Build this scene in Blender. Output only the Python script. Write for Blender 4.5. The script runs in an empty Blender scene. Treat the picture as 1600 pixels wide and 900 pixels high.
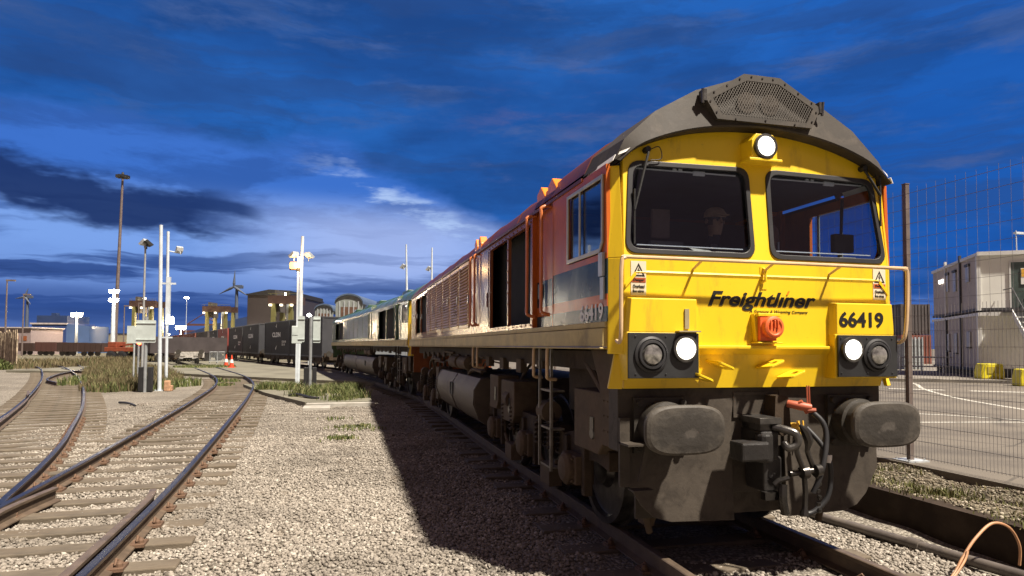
import bpy, bmesh, math, random
import numpy as np
from mathutils import Vector, Matrix
random.seed(7); rng = np.random.default_rng(7)
S = bpy.context.scene
COL = S.collection
R = math.radians
# ------------------------------------------------------------------ camera
YAW, PIT, ROL, FPX, CAM = 0.2504, 0.0400, -0.0058, 1021.06, Vector((-3.2207, -4.1978, 1.655))
Fv = Vector((math.sin(YAW)*math.cos(PIT), math.cos(YAW)*math.cos(PIT), math.sin(PIT)))
R0 = Vector((math.cos(YAW), -math.sin(YAW), 0)); U0 = R0.cross(Fv)
Rv = R0*math.cos(ROL)-U0*math.sin(ROL); Uv = U0*math.cos(ROL)+R0*math.sin(ROL)
cd = bpy.data.cameras.new('camera'); cam = bpy.data.objects.new('camera', cd); COL.objects.link(cam)
m = Matrix((Rv, Uv, -Fv)).transposed().to_4x4(); m.translation = CAM; cam.matrix_world = m
cd.sensor_width = 36; cd.lens = FPX/1600*36; cd.shift_y = 50.37/1600; cd.clip_start = .05; cd.clip_end = 6000
S.camera = cam
# ------------------------------------------------------------------ exposure
S.view_settings.view_transform = 'Standard'; S.view_settings.look = 'None'
S.view_settings.gamma = 1; S.view_settings.exposure = 1.25
try: S.view_settings.use_curve_mapping = False
except Exception: pass
# ------------------------------------------------------------------ node maths helper
class X:
    def __init__(s, nt, o): s.nt, s.o = nt, o
    def _m(s, op, *a):
        n = s.nt.nodes.new('ShaderNodeMath'); n.operation = op
        for i, v in enumerate((s,)+a):
            if isinstance(v, X): s.nt.links.new(v.o, n.inputs[i])
            else: n.inputs[i].default_value = v
        return X(s.nt, n.outputs[0])
    def __add__(s, b): return s._m('ADD', b)
    __radd__ = __add__
    def __sub__(s, b): return s._m('SUBTRACT', b)
    def __rsub__(s, b): return s._m('MULTIPLY', -1.0)+b
    def __mul__(s, b): return s._m('MULTIPLY', b)
    __rmul__ = __mul__
    def __truediv__(s, b): return s._m('DIVIDE', b)
    def min(s, b): return s._m('MINIMUM', b)
    def max(s, b): return s._m('MAXIMUM', b)
    def abs(s): return s._m('ABSOLUTE')
    def step(s, lo, hi):
        n = s.nt.nodes.new('ShaderNodeMapRange'); n.interpolation_type = 'SMOOTHSTEP'
        s.nt.links.new(s.o, n.inputs[0]); n.inputs[1].default_value = lo; n.inputs[2].default_value = hi
        return X(s.nt, n.outputs[0])
def mixc(nt, f, a, b):
    n = nt.nodes.new('ShaderNodeMix'); n.data_type = 'RGBA'
    for i, v in ((0, f), (6, a), (7, b)):
        if isinstance(v, X): nt.links.new(v.o, n.inputs[i])
        elif i: n.inputs[i].default_value = (*v, 1)
        else: n.inputs[i].default_value = v
    return X(nt, n.outputs[2])
def comb(nt, *a):
    n = nt.nodes.new('ShaderNodeCombineXYZ')
    for i, v in enumerate(a):
        if isinstance(v, X): nt.links.new(v.o, n.inputs[i])
        else: n.inputs[i].default_value = v
    return X(nt, n.outputs[0])
def noise(nt, vec, scale=1, detail=4, rough=.55, dist=0):
    n = nt.nodes.new('ShaderNodeTexNoise'); n.inputs['Scale'].default_value = scale
    n.inputs['Detail'].default_value = detail; n.inputs['Roughness'].default_value = rough; n.inputs['Distortion'].default_value = dist
    if vec is not None: nt.links.new(vec.o, n.inputs['Vector'])
    return X(nt, n.outputs['Fac'])
def srgb(r, g, b, k=1.0):
    f = lambda c: ((c/255+.055)/1.055)**2.4 if c > 10 else c/255/12.92
    return (f(r)*k, f(g)*k, f(b)*k)
# ------------------------------------------------------------------ dusk sky
W = bpy.data.worlds.new('World'); S.world = W; W.use_nodes = True
nt = W.node_tree; nt.nodes.clear()
tc = nt.nodes.new('ShaderNodeTexCoord'); sp = nt.nodes.new('ShaderNodeSeparateXYZ'); nt.links.new(tc.outputs['Generated'], sp.inputs[0])
dx, dy, dz = (X(nt, sp.outputs[i]) for i in range(3))
az = dx._m('ARCTAN2', dy)*57.2958; el = dz._m('ARCSINE')*57.2958
K = 1/2**1.25
C = lambda r, g, b: srgb(r, g, b, K)
big = noise(nt, comb(nt, az*.035, el*.09, 3.1), 1, 5, .55)
warp = noise(nt, comb(nt, az*.09, el*.22, 8.7), 1, 5, .6)-.5
fine = noise(nt, comb(nt, az*.11, el*.55, 1.3), 1, 6, .62)
strk = noise(nt, comb(nt, az*.045, el*.62+warp*1.2, 5.2), 1, 5, .55)
bound = ((az*-.46+15.6).min(15.6)).max(3.5)+warp*7
upper = (el-bound).step(-.7, 1.6)
deep = mixc(nt, (big+warp*.25).step(.38, .66), C(32, 80, 152), C(40, 102, 186))
deep = mixc(nt, az.step(18, 50)*.6, deep, C(28, 96, 190))
mott = noise(nt, comb(nt, az*.05+warp*.8, el*.17, 21.0), 1, 7, .6); mot2 = noise(nt, comb(nt, az*.08, el*.34+warp*.8, 33.0), 1, 7, .62)
deep = mixc(nt, mott.step(.46, .64)*.5, deep, C(30, 64, 122))
deep = mixc(nt, mot2.step(.50, .68)*.60, deep, C(70, 100, 158))
lay = noise(nt, comb(nt, az*.03+warp*.5, el*.42+warp*1.5, 44.0), 1, 6, .6); deep = mixc(nt, lay.step(.48, .6)*.4, deep, C(46, 74, 128))
deep = mixc(nt, (mot2+fine*.5).step(.86, 1.02)*.35, deep, C(86, 104, 160))
blush = (noise(nt, comb(nt, az*.1+2.2, el*.4, 12.0), 1, 6, .65).step(.5, .72))*((az-18).abs().step(14, 2))*((el-18).abs().step(7, 1))
deep = mixc(nt, blush*.55, deep, C(92, 98, 150))
low = mixc(nt, el.step(2, 8), C(88, 118, 186), C(124, 164, 234))
low = mixc(nt, el.step(9.5, 13.5), low, C(62, 114, 204))
low = mixc(nt, (mot2+warp*.5).step(.44, .62)*el.step(6, 10)*.65, low, C(46, 86, 160))
glowc = ((az-3).abs().step(17, 2))*((el-8.2).abs().step(4.8, 1.2))
low = mixc(nt, glowc*.8, low, C(168, 188, 240))
low = mixc(nt, az.step(20, 36)*.8, low, C(46, 92, 172))
low = mixc(nt, fine.step(.5, .64)*az.step(24, 38)*.6, low, C(104, 142, 214))
low = mixc(nt, strk.step(.48, .58)*(el.step(11.5, 5.5))*(glowc*-.55+1)*.88, low, C(42, 72, 138))
low = mixc(nt, strk.step(.60, .70)*(el.step(16, 9))*.5, low, C(26, 48, 98))
# bank of dark cloud low in the north-west
bank = ((el-(az*-.17+8.0)-warp*7-(fine-.5)*2).abs()).step(2.2, .9)*((az+warp*14).step(-4.5, -12))
low = mixc(nt, bank*.95, low, C(30, 52, 104))
b2 = ((el-10.9-warp*2.2+(az+11)*.1).abs()).step(.75, .25)*((az+11.5).abs().step(5.5, 3.0))
low = mixc(nt, b2*.85, low, C(34, 58, 112))
hz = ((el-2.6-warp*2.5).abs()).step(2.1, .6)*az.step(30, 5)
low = mixc(nt, hz*.55, low, C(46, 78, 146))
# bright torn edge of the overhead layer
edge = ((el-bound+1.1+(fine-.5)*5).abs()).step(1.1, .1)*fine.step(.40, .6)*((az-6).abs().step(12, 3))
sky = mixc(nt, upper, low, deep)
sky = mixc(nt, edge*.9, sky, C(176, 202, 246))
sky = mixc(nt, el.step(3.2, .2)*.55, sky, C(84, 110, 166))
away = ((az-12).abs().step(55, 100)).max(el.step(30, 52))     # warm glow added to the unseen sky overhead and behind, filling the shadows
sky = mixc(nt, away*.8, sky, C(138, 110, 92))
sky = mixc(nt, el.step(0, -1.5), sky, C(30, 32, 36))
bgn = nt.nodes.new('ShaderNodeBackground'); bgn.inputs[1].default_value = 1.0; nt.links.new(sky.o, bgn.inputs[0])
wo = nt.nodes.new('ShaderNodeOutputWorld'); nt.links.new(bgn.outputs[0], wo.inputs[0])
# ------------------------------------------------------------------ key light (the yard's high floodlights, behind and right of the viewer)
sl = bpy.data.lights.new('sun', 'SUN'); sun = bpy.data.objects.new('sun', sl); COL.objects.link(sun)
sl.energy = 4.5; sl.angle = R(2.2); sl.color = (1.0, .90, .77)
sun.rotation_mode = 'QUATERNION'; sun.rotation_quaternion = Vector((-.36, .46, -1.0)).to_track_quat('-Z', 'Y')
# ------------------------------------------------------------------ materials
MATS = {}
def mat(name, col, rough=.6, metal=0, var=.25, scale=3, bump=0, bscale=30, coat=0, dirt=None, damt=.0, dscale=2, specks=0, em=None, ems=0, spec=.5, alpha=None, trans=0, zs=1):
    if name in MATS: return MATS[name]
    M = bpy.data.materials.new(name); M.use_nodes = True; n = M.node_tree; b = n.nodes['Principled BSDF']
    t = n.nodes.new('ShaderNodeTexCoord'); v = X(n, t.outputs['Object'])
    if zs != 1:
        mp = n.nodes.new('ShaderNodeMapping'); mp.inputs['Scale'].default_value = (1, 1, zs); n.links.new(v.o, mp.inputs[0]); v = X(n, mp.outputs[0])
    f = noise(n, v, scale, 6, .6)
    c = mixc(n, f.step(.3, .7), tuple(x*(1-var) for x in col), tuple(min(1, x*(1+var*.6)) for x in col))
    if dirt:
        d = noise(n, v, dscale, 8, .68, .4).step(.62-damt*.35, .72)
        c = mixc(n, d*min(1, damt*1.6), c, dirt)
    if specks: c = mixc(n, noise(n, X(n, t.outputs['Object']), 38, 3, .7).step(.69, .73)*specks, c, (.10, .06, .02)); c = mixc(n, noise(n, v, .9, 5, .7).step(.5, .75)*specks*.5, c, tuple(x*.62 for x in col))
    n.links.new(c.o, b.inputs['Base Color'])
    rr = f*.22+(rough-.11); n.links.new(rr.o, b.inputs['Roughness'])
    b.inputs['Metallic'].default_value = metal; b.inputs['Specular IOR Level'].default_value = spec
    if coat: b.inputs['Coat Weight'].default_value = coat; b.inputs['Coat Roughness'].default_value = .08
    if trans: b.inputs['Transmission Weight'].default_value = trans
    if bump:
        bn = noise(n, v, bscale, 5, .6); bp = n.nodes.new('ShaderNodeBump'); bp.inputs['Strength'].default_value = bump
        bp.inputs['Distance'].default_value = .02; n.links.new(bn.o, bp.inputs['Height']); n.links.new(bp.outputs[0], b.inputs['Normal'])
    if em: b.inputs['Emission Color'].default_value = (*em, 1); b.inputs['Emission Strength'].default_value = ems
    MATS[name] = M; return M
yellow = mat('yellow_paint', (.78, .53, .010), .45, var=.06, scale=1.2, dirt=(.30, .19, .03), damt=.26, dscale=6, coat=.15, bump=.05, bscale=9, zs=.25, specks=.4)
orange = mat('orange_paint', (.50, .12, .025), .24, var=.15, scale=2, dirt=(.20, .07, .025), damt=.45, dscale=3, spec=.16, zs=.4, bump=.05, bscale=6)
brown = mat('engine_side_paint', (.26, .085, .035), .22, var=.2, scale=2, dirt=(.10, .045, .03), damt=.45, spec=.22, zs=.4, bump=.06, bscale=5)
roofp = mat('roof_paint', (.13, .03, .024), .45, spec=.3, var=.2, scale=2, dirt=(.05, .03, .03), damt=.5, bump=.05)
black = mat('dark_stripe_paint', (.018, .045, .058), .22, var=.35, scale=3, dirt=(.07, .11, .12), damt=.4, dscale=3.0, spec=.12, zs=.5, bump=.07, bscale=6)
visor = mat('grey_visor_paint', (.040, .034, .028), .65, spec=.3, var=.15, scale=3, dirt=(.085, .07, .055), damt=.4, dscale=4, bump=.05)
khaki = mat('solebar_paint', (.46, .36, .15), .55, spec=.2, var=.25, scale=2, dirt=(.10, .08, .05), damt=.4, bump=.08, bscale=8)
under = mat('grimy_underframe', (.050, .036, .025), .8, spec=.15, var=.35, scale=4, dirt=(.10, .075, .05), damt=.3, bump=.25, bscale=25)
under2 = mat('dusty_underframe_box', (.10, .074, .05), .75, spec=.15, var=.25, scale=4, dirt=(.07, .045, .03), damt=.55, bump=.15, bscale=18)
plough_m = mat('worn_plough_steel', (.058, .048, .038), .65, spec=.3, var=.22, scale=2.5, dirt=(.025, .02, .016), damt=.5, dscale=7, bump=.2, bscale=14)
buffm = mat('greasy_buffer_steel', (.045, .04, .033), .6, spec=.3, var=.3, scale=5, dirt=(.03, .026, .022), damt=.65, dscale=5, bump=.3, bscale=16)
blk = mat('matt_black', (.012, .012, .013), .6, var=.3, bump=.1)
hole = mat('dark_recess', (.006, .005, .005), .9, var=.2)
rubber = mat('black_rubber', (.02, .02, .022), .5, var=.2)
steel = mat('steel', (.42, .41, .39), .35, metal=.9, var=.2, scale=8)
dsteel = mat('oily_steel', (.10, .095, .09), .32, metal=.7, var=.4, scale=9, bump=.1)
tan = mat('handrail_paint', (.60, .42, .24), .4, var=.12, scale=5, coat=.2)
rail_or = mat('orange_handrail_paint', (.62, .19, .06), .4, var=.15, scale=5, coat=.3)
oran = mat('bright_orange_paint', (.85, .22, .01), .4, var=.1, coat=.3)
white = mat('white_paint', (.78, .77, .73), .5, var=.08, scale=2)
redm = mat('red_paint', (.62, .06, .02), .5, var=.15)
sock = mat('socket_orange', (.72, .13, .03), .5, var=.15, scale=9, dirt=(.3, .06, .02), damt=.3)
galv = mat('galvanised_steel', (.50, .53, .54), .45, metal=.35, var=.18, scale=6, bump=.05)
ink = mat('lettering_black', (.01, .01, .01), .45, var=0)
whink = mat('lettering_white', (.72, .72, .70), .5, var=.1, scale=9)
concr = mat('concrete', (.36, .34, .30), .85, var=.22, scale=1.5, dirt=(.20, .18, .14), damt=.5, dscale=1, bump=.3, bscale=12)
lampw = mat('lit_lamp_white', (1, 1, 1), .4, var=0, em=(1, .97, .88), ems=9)
lampfar = mat('lit_floodlight', (1, 1, 1), .4, var=0, em=(1, .93, .78), ems=26)
lampor = mat('lit_sodium_lamp', (.3, .15, .05), .4, var=0, em=(1, .50, .17), ems=.95)
lampsm = mat('lit_crane_lamp', (.5, .5, .4), .4, var=0, em=(1, .85, .6), ems=2.2)
lampred = mat('lit_red_lamp', (1, .1, .05), .4, var=0, em=(1, .06, .02), ems=9)
dglass = mat('dark_lamp_glass', (.30, .29, .27), .12, var=.6, scale=22, metal=.6, coat=1)
def glass(name, tint, fr=.75, tstr=.8, coat=1):
    M = bpy.data.materials.new(name); M.use_nodes = True; n = M.node_tree; n.nodes.clear()
    o = n.nodes.new('ShaderNodeOutputMaterial'); tr = n.nodes.new('ShaderNodeBsdfTransparent'); gl = n.nodes.new('ShaderNodeBsdfGlossy')
    tr.inputs[0].default_value = (*tint, 1); gl.inputs['Roughness'].default_value = .03
    fz = n.nodes.new('ShaderNodeLayerWeight'); fz.inputs[0].default_value = .5; mx = n.nodes.new('ShaderNodeMixShader')
    k = X(n, fz.outputs['Facing'])._m('POWER', 4.0)*fr+.04; n.links.new(k.o, mx.inputs[0]); n.links.new(tr.outputs[0], mx.inputs[1]); n.links.new(gl.outputs[0], mx.inputs[2]); n.links.new(mx.outputs[0], o.inputs[0]); return M
wglass = glass('windscreen_glass', (.80, .84, .90)); sglass = glass('side_window_glass', (.65, .72, .80), fr=1.2)
# ------------------------------------------------------------------ mesh builder
class MB:
    def __init__(s, xf=None): s.v = []; s.f = []; s.mi = []; s.m = 0; s.xf = xf
    def add(s, vs, fs):
        k = len(s.v); s.v += [tuple(v) for v in vs]; s.f += [tuple(i+k for i in f) for f in fs]; s.mi += [s.m]*len(fs); return s
    def box(s, x0, x1, y0, y1, z0, z1):
        v = [(x, y, z) for x in (x0, x1) for y in (y0, y1) for z in (z0, z1)]
        return s.add(v, [(0, 1, 3, 2), (4, 6, 7, 5), (0, 4, 5, 1), (2, 3, 7, 6), (0, 2, 6, 4), (1, 5, 7, 3)])
    def prism(s, pts, axis, a, b, pts2=None):     # 2d outline extruded along an axis
        n = len(pts); pts2 = pts2 or pts
        def put(p, t): return {0: (t, p[0], p[1]), 1: (p[0], t, p[1]), 2: (p[0], p[1], t)}[axis]
        v = [put(p, a) for p in pts]+[put(p, b) for p in pts2]
        return s.add(v, [tuple(range(n)), tuple(range(2*n-1, n-1, -1))]+[(i, i+n, (i+1) % n+n, (i+1) % n) for i in range(n)])
    def tube(s, P, r, n=8, cap=True):
        P = [Vector(p) for p in P]; rr = r if isinstance(r, (list, tuple)) else [r]*len(P); vs = []; fs = []; N = None
        for i, p in enumerate(P):
            t = ((P[min(i+1, len(P)-1)]-p).normalized()+(p-P[max(i-1, 0)]).normalized())
            t = t.normalized() if t.length > 1e-6 else Vector((0, 0, 1))
            if N is None: N = t.orthogonal().normalized()
            else:
                N = N-t*N.dot(t); N = N.normalized() if N.length > 1e-6 else t.orthogonal().normalized()
            B = t.cross(N)
            for k in range(n):
                a = 2*math.pi*k/n; vs.append(p+(N*math.cos(a)+B*math.sin(a))*rr[i])
        for i in range(len(P)-1):
            for k in range(n): fs.append((i*n+k, i*n+(k+1) % n, (i+1)*n+(k+1) % n, (i+1)*n+k))
        if cap: fs += [tuple(range(n-1, -1, -1)), tuple(range((len(P)-1)*n, len(P)*n))]
        return s.add(vs, fs)
    def lathe(s, prof, o, axis, n=24):            # prof: (along, radius)
        o = Vector(o); A = Vector(axis).normalized(); N = A.orthogonal().normalized(); B = A.cross(N); vs = []; fs = []
        for h, r in prof:
            for k in range(n): a = 2*math.pi*k/n; vs.append(o+A*h+(N*math.cos(a)+B*math.sin(a))*r)
        for i in range(len(prof)-1):
            for k in range(n): fs.append((i*n+k, i*n+(k+1) % n, (i+1)*n+(k+1) % n, (i+1)*n+k))
        fs += [tuple(range(n-1, -1, -1)), tuple(range((len(prof)-1)*n, len(prof)*n))]
        return s.add(vs, fs)
    def plate(s, outer, holes, fn, th):           # flat plate with real holes; fn maps 2d to 3d, th = offset vector
        bm = bmesh.new(); es = []; loops = [outer]+holes; idx = []
        for L in loops:
            vv = [bm.verts.new((p[0], p[1], 0)) for p in L]; idx.append(len(L))
            es += [bm.edges.new((vv[i], vv[(i+1) % len(vv)])) for i in range(len(vv))]
        bmesh.ops.triangle_fill(bm, use_beauty=True, use_dissolve=False, edges=es)
        bm.verts.index_update(); P = [(v.co.x, v.co.y) for v in bm.verts]; F = [tuple(v.index for v in f.verts) for f in bm.faces]; bm.free()
        th = Vector(th); a = [Vector(fn(*p)) for p in P]; n = len(a); k = 0; Q = []
        for c in idx: Q += [(k+i, k+(i+1) % c, n+k+(i+1) % c, n+k+i) for i in range(c)]; k += c
        return s.add(a+[v+th for v in a], F+[tuple(n+i for i in f[::-1]) for f in F]+Q)
    def build(s, name, mats, parent=None, smooth=False, bevel=0, loc=None, rot=None):
        me = bpy.data.meshes.new(name); me.from_pydata(s.v, [], s.f)
        for m_ in (mats if isinstance(mats, (list, tuple)) else [mats]): me.materials.append(m_)
        me.polygons.foreach_set('material_index', s.mi)
        bm = bmesh.new(); bm.from_mesh(me); bmesh.ops.recalc_face_normals(bm, faces=bm.faces); bm.to_mesh(me); bm.free()
        if smooth:
            me.polygons.foreach_set('use_smooth', [True]*len(me.polygons)); me.set_sharp_from_angle(angle=R(38))
        o = bpy.data.objects.new(name, me); COL.objects.link(o)
        if parent: o.parent = parent
        if loc: o.location = loc
        if rot: o.rotation_euler = rot
        if bevel:
            b = o.modifiers.new('b', 'BEVEL'); b.width = bevel; b.segments = 2; b.limit_method = 'ANGLE'; b.angle_limit = R(35)
        return o
def tag(o, label=None, cat=None, group=None, kind=None):
    if label: o['label'] = label
    if cat: o['category'] = cat
    if group: o['group'] = group
    if kind: o['kind'] = kind
    return o
def thing(name, label, cat, loc=(0, 0, 0), rz=0, group=None):
    o = bpy.data.objects.new(name, None); COL.objects.link(o); o.location = loc; o.rotation_euler = (0, 0, rz); o.empty_display_size = .2
    return tag(o, label, cat, group)
def copy_tree(o, parent=None):
    c = o.copy(); COL.objects.link(c); c.parent = parent
    for ch in list(o.children):
        copy_tree(ch, c)
    return c
def text(name, body, w, h, mt, parent, loc, rot=(R(90), 0, 0), shear=0, off=.0, align='CENTER', ext=.001):
    cu = bpy.data.curves.new('t', 'FONT'); cu.body = body; cu.size = 1; cu.shear = shear; cu.offset = off; cu.extrude = ext/h; cu.resolution_u = 4
    ob = bpy.data.objects.new('t', cu); COL.objects.link(ob); bpy.context.view_layer.update()
    me = bpy.data.meshes.new_from_object(ob.evaluated_get(bpy.context.evaluated_depsgraph_get())); bpy.data.objects.remove(ob); bpy.data.curves.remove(cu)
    co = np.empty(len(me.vertices)*3); me.vertices.foreach_get('co', co); co = co.reshape(-1, 3); lo, hi = co.min(0), co.max(0)
    co[:, 0] = (co[:, 0]-(lo[0]+hi[0])/2)/(hi[0]-lo[0])*w; co[:, 1] = (co[:, 1]-lo[1])/(hi[1]-lo[1])*h; co[:, 2] *= h
    me.vertices.foreach_set('co', co.ravel()); me.materials.clear(); me.materials.append(mt); me.name = name
    o = bpy.data.objects.new(name, me); COL.objects.link(o); o.parent = parent; o.location = loc; o.rotation_euler = rot; return o
def at(px, d):                                    # a place on the yard seen d metres ahead
    p = CAM+(Fv+Rv*((px-800)/FPX))*d; return p.x, p.y
def zat(y, d): return 1.655+(540-y)*d/FPX
def rrect(x0, x1, z0, z1, r, n=5):
    out = []
    for cx, cz, a0 in ((x1-r, z1-r, 0), (x0+r, z1-r, 90), (x0+r, z0+r, 180), (x1-r, z0+r, 270)):
        for k in range(n+1): a = R(a0+90*k/n); out.append((cx+r*math.cos(a), cz+r*math.sin(a)))
    return out
def rpoly(P, r, n=5):                             # polygon with rounded corners
    out = []; m_ = len(P)
    for i in range(m_):
        p = Vector(P[i]); a = (Vector(P[i-1])-p).normalized(); b = (Vector(P[(i+1) % m_])-p).normalized(); p0 = p+a*r; p1 = p+b*r
        for k in range(n+1): t = k/n; out.append(tuple(p0*(1-t)**2+p*2*t*(1-t)+p1*t*t))
    return out
def bez(P, n=14):                                 # smooth curve through points
    P = [Vector(p) for p in P]; out = []
    for i in range(len(P)-1):
        a, b, c, d = P[max(i-1, 0)], P[i], P[i+1], P[min(i+2, len(P)-1)]
        for k in range(n): t = k/n; out.append(.5*((2*b)+(c-a)*t+(2*a-5*b+4*c-d)*t*t+(3*b-a-3*c+d)*t**3))
    return out+[P[-1]]
#PART2
# ================================================================== locomotives
def arc(P, n=15, lin=False):
    P = [Vector((x, z)) for x, z in P]; Q = [Vector((p[0], p[1], 0)) for p in P]; c = Q if lin else bez(Q, 12); d = [0]
    for a, b in zip(c[:-1], c[1:]): d.append(d[-1]+(b-a).length)
    out = []
    for i in range(n+1):
        t = d[-1]*i/n; j = max(k for k in range(len(d)) if d[k] <= t+1e-9); j = min(j, len(d)-2); f = (t-d[j])/(d[j+1]-d[j]); p = c[j].lerp(c[j+1], f); out.append((p.x, p.y))
    out[-1] = (0, out[-1][1]); return out
ARCH = arc([(1.235, 3.045), (1.08, 3.18), (.84, 3.285), (.56, 3.36), (.28, 3.40), (0, 3.415)])
RP = [(1.25, 3.085), (1.17, 3.25), (.91, 3.49), (.56, 3.69), (.16, 3.83), (0, 3.84)]
ROOF = arc(RP, 15, True)
for q_ in RP[1:-1]:                               # keep the fold lines of the faceted roof
    j_ = min(range(1, 15), key=lambda i: (ROOF[i][0]-q_[0])**2+(ROOF[i][1]-q_[1])**2); ROOF[j_] = q_
mir = lambda L: L+[(-x, z) for x, z in L[-2::-1]]
def wheel(mb, y, x0, side, r=.53):
    mb.lathe([(-.07, r+.03), (-.045, r+.03), (-.04, r), (.07, r-.01), (.072, r-.07), (.03, r-.09), (.03, .2), (.09, .16), (.1, .08)], (x0, y, r), (side, 0, 0), 30)
def bogie(root, ys, detail, um, ub):
    y0, y1 = ys[0]-.75, ys[-1]+.75
    for s in (-1, 1):
        f = MB(); X_ = 1.03*s
        pts = [(y0, .78), (y0+.25, .95), (ys[0]-.35, .95), (ys[0]+.4, .80)]
        for a, b in zip(ys[:-1], ys[1:]): pts += [((a+b)/2-.3, .86), ((a+b)/2+.3, .86)]
        pts += [(ys[-1]-.4, .80), (ys[-1]+.35, .95), (y1-.25, .95), (y1, .78), (y1, .62), (ys[-1]+.45, .66)]
        for a, b in list(zip(ys[:-1], ys[1:]))[::-1]: pts += [((a+b)/2+.35, .56), ((a+b)/2-.35, .56)]
        pts += [(ys[0]-.45, .66), (y0, .62)]
        f.prism(pts, 0, X_-.05*s, X_+.06*s)
        for y in ys:
            f.box(X_-.02, X_+.1*s, y-.28, y-.2, .32, .8); f.box(X_-.02, X_+.1*s, y+.2, y+.28, .32, .8)
        if s < 0 or detail: f.build('bogie_frame', um, root, bevel=.008)
        if s > 0 and not detail: continue
        for y in ys:
            w = MB(); wheel(w, y, .7525*s+.02*s, s); w.build('wheel', dsteel, root, smooth=True)
            b = MB(); b.box(X_-.03*s, X_+.15*s, y-.19, y+.19, .40, .66); b.lathe([(0, .15), (.05, .15), (.08, .11), (.09, .05)], (X_+.14*s, y, .53), (s, 0, 0), 16)
            for k in range(4): b.tube([(X_+.15*s, y+(.13 if k % 2 else -.13), .43 if k < 2 else .63), (X_+.175*s, y+(.13 if k % 2 else -.13), .43 if k < 2 else .63)], .018, 6)
            b.build('axle_box', ub, root, bevel=.01)
        for a, b_ in zip(ys[:-1], ys[1:]):
            c = (a+b_)/2
            for o_ in (-.22, .22):
                sp_ = MB(); hel = [(X_+.12*s+.055*math.cos(t*.9), c+o_+.055*math.sin(t*.9), .60+t*.0075) for t in range(44)]
                sp_.tube(hel, .014, 5); sp_.tube([(X_+.12*s, c+o_, .55), (X_+.12*s, c+o_, .98)], .02, 6); sp_.build('coil_spring', um, root, smooth=True)
            d = MB(); d.box(X_, X_+.14*s, c-.16, c+.16, .22, .42); d.tube([(X_+.1*s, c-.3, .5), (X_+.1*s, c, .3), (X_+.1*s, c+.3, .5)], .025, 6)
            bc = MB(); bc.lathe([(0, .11), (.22, .11), (.25, .06)], (X_+.1*s, c-.12, .98), (0, 1, 0), 14); bc.build('brake_cylinder', ub, root, smooth=True); d.build('brake_gear', ub, root, bevel=.005)
    ax = MB()
    for y in ys: ax.tube([(-.8, y, .53), (.8, y, .53)], .085, 12)
    ax.box(-.5, .5, y0+.4, y1-.4, .45, .8); ax.build('axles_and_motors', um, root)
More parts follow.
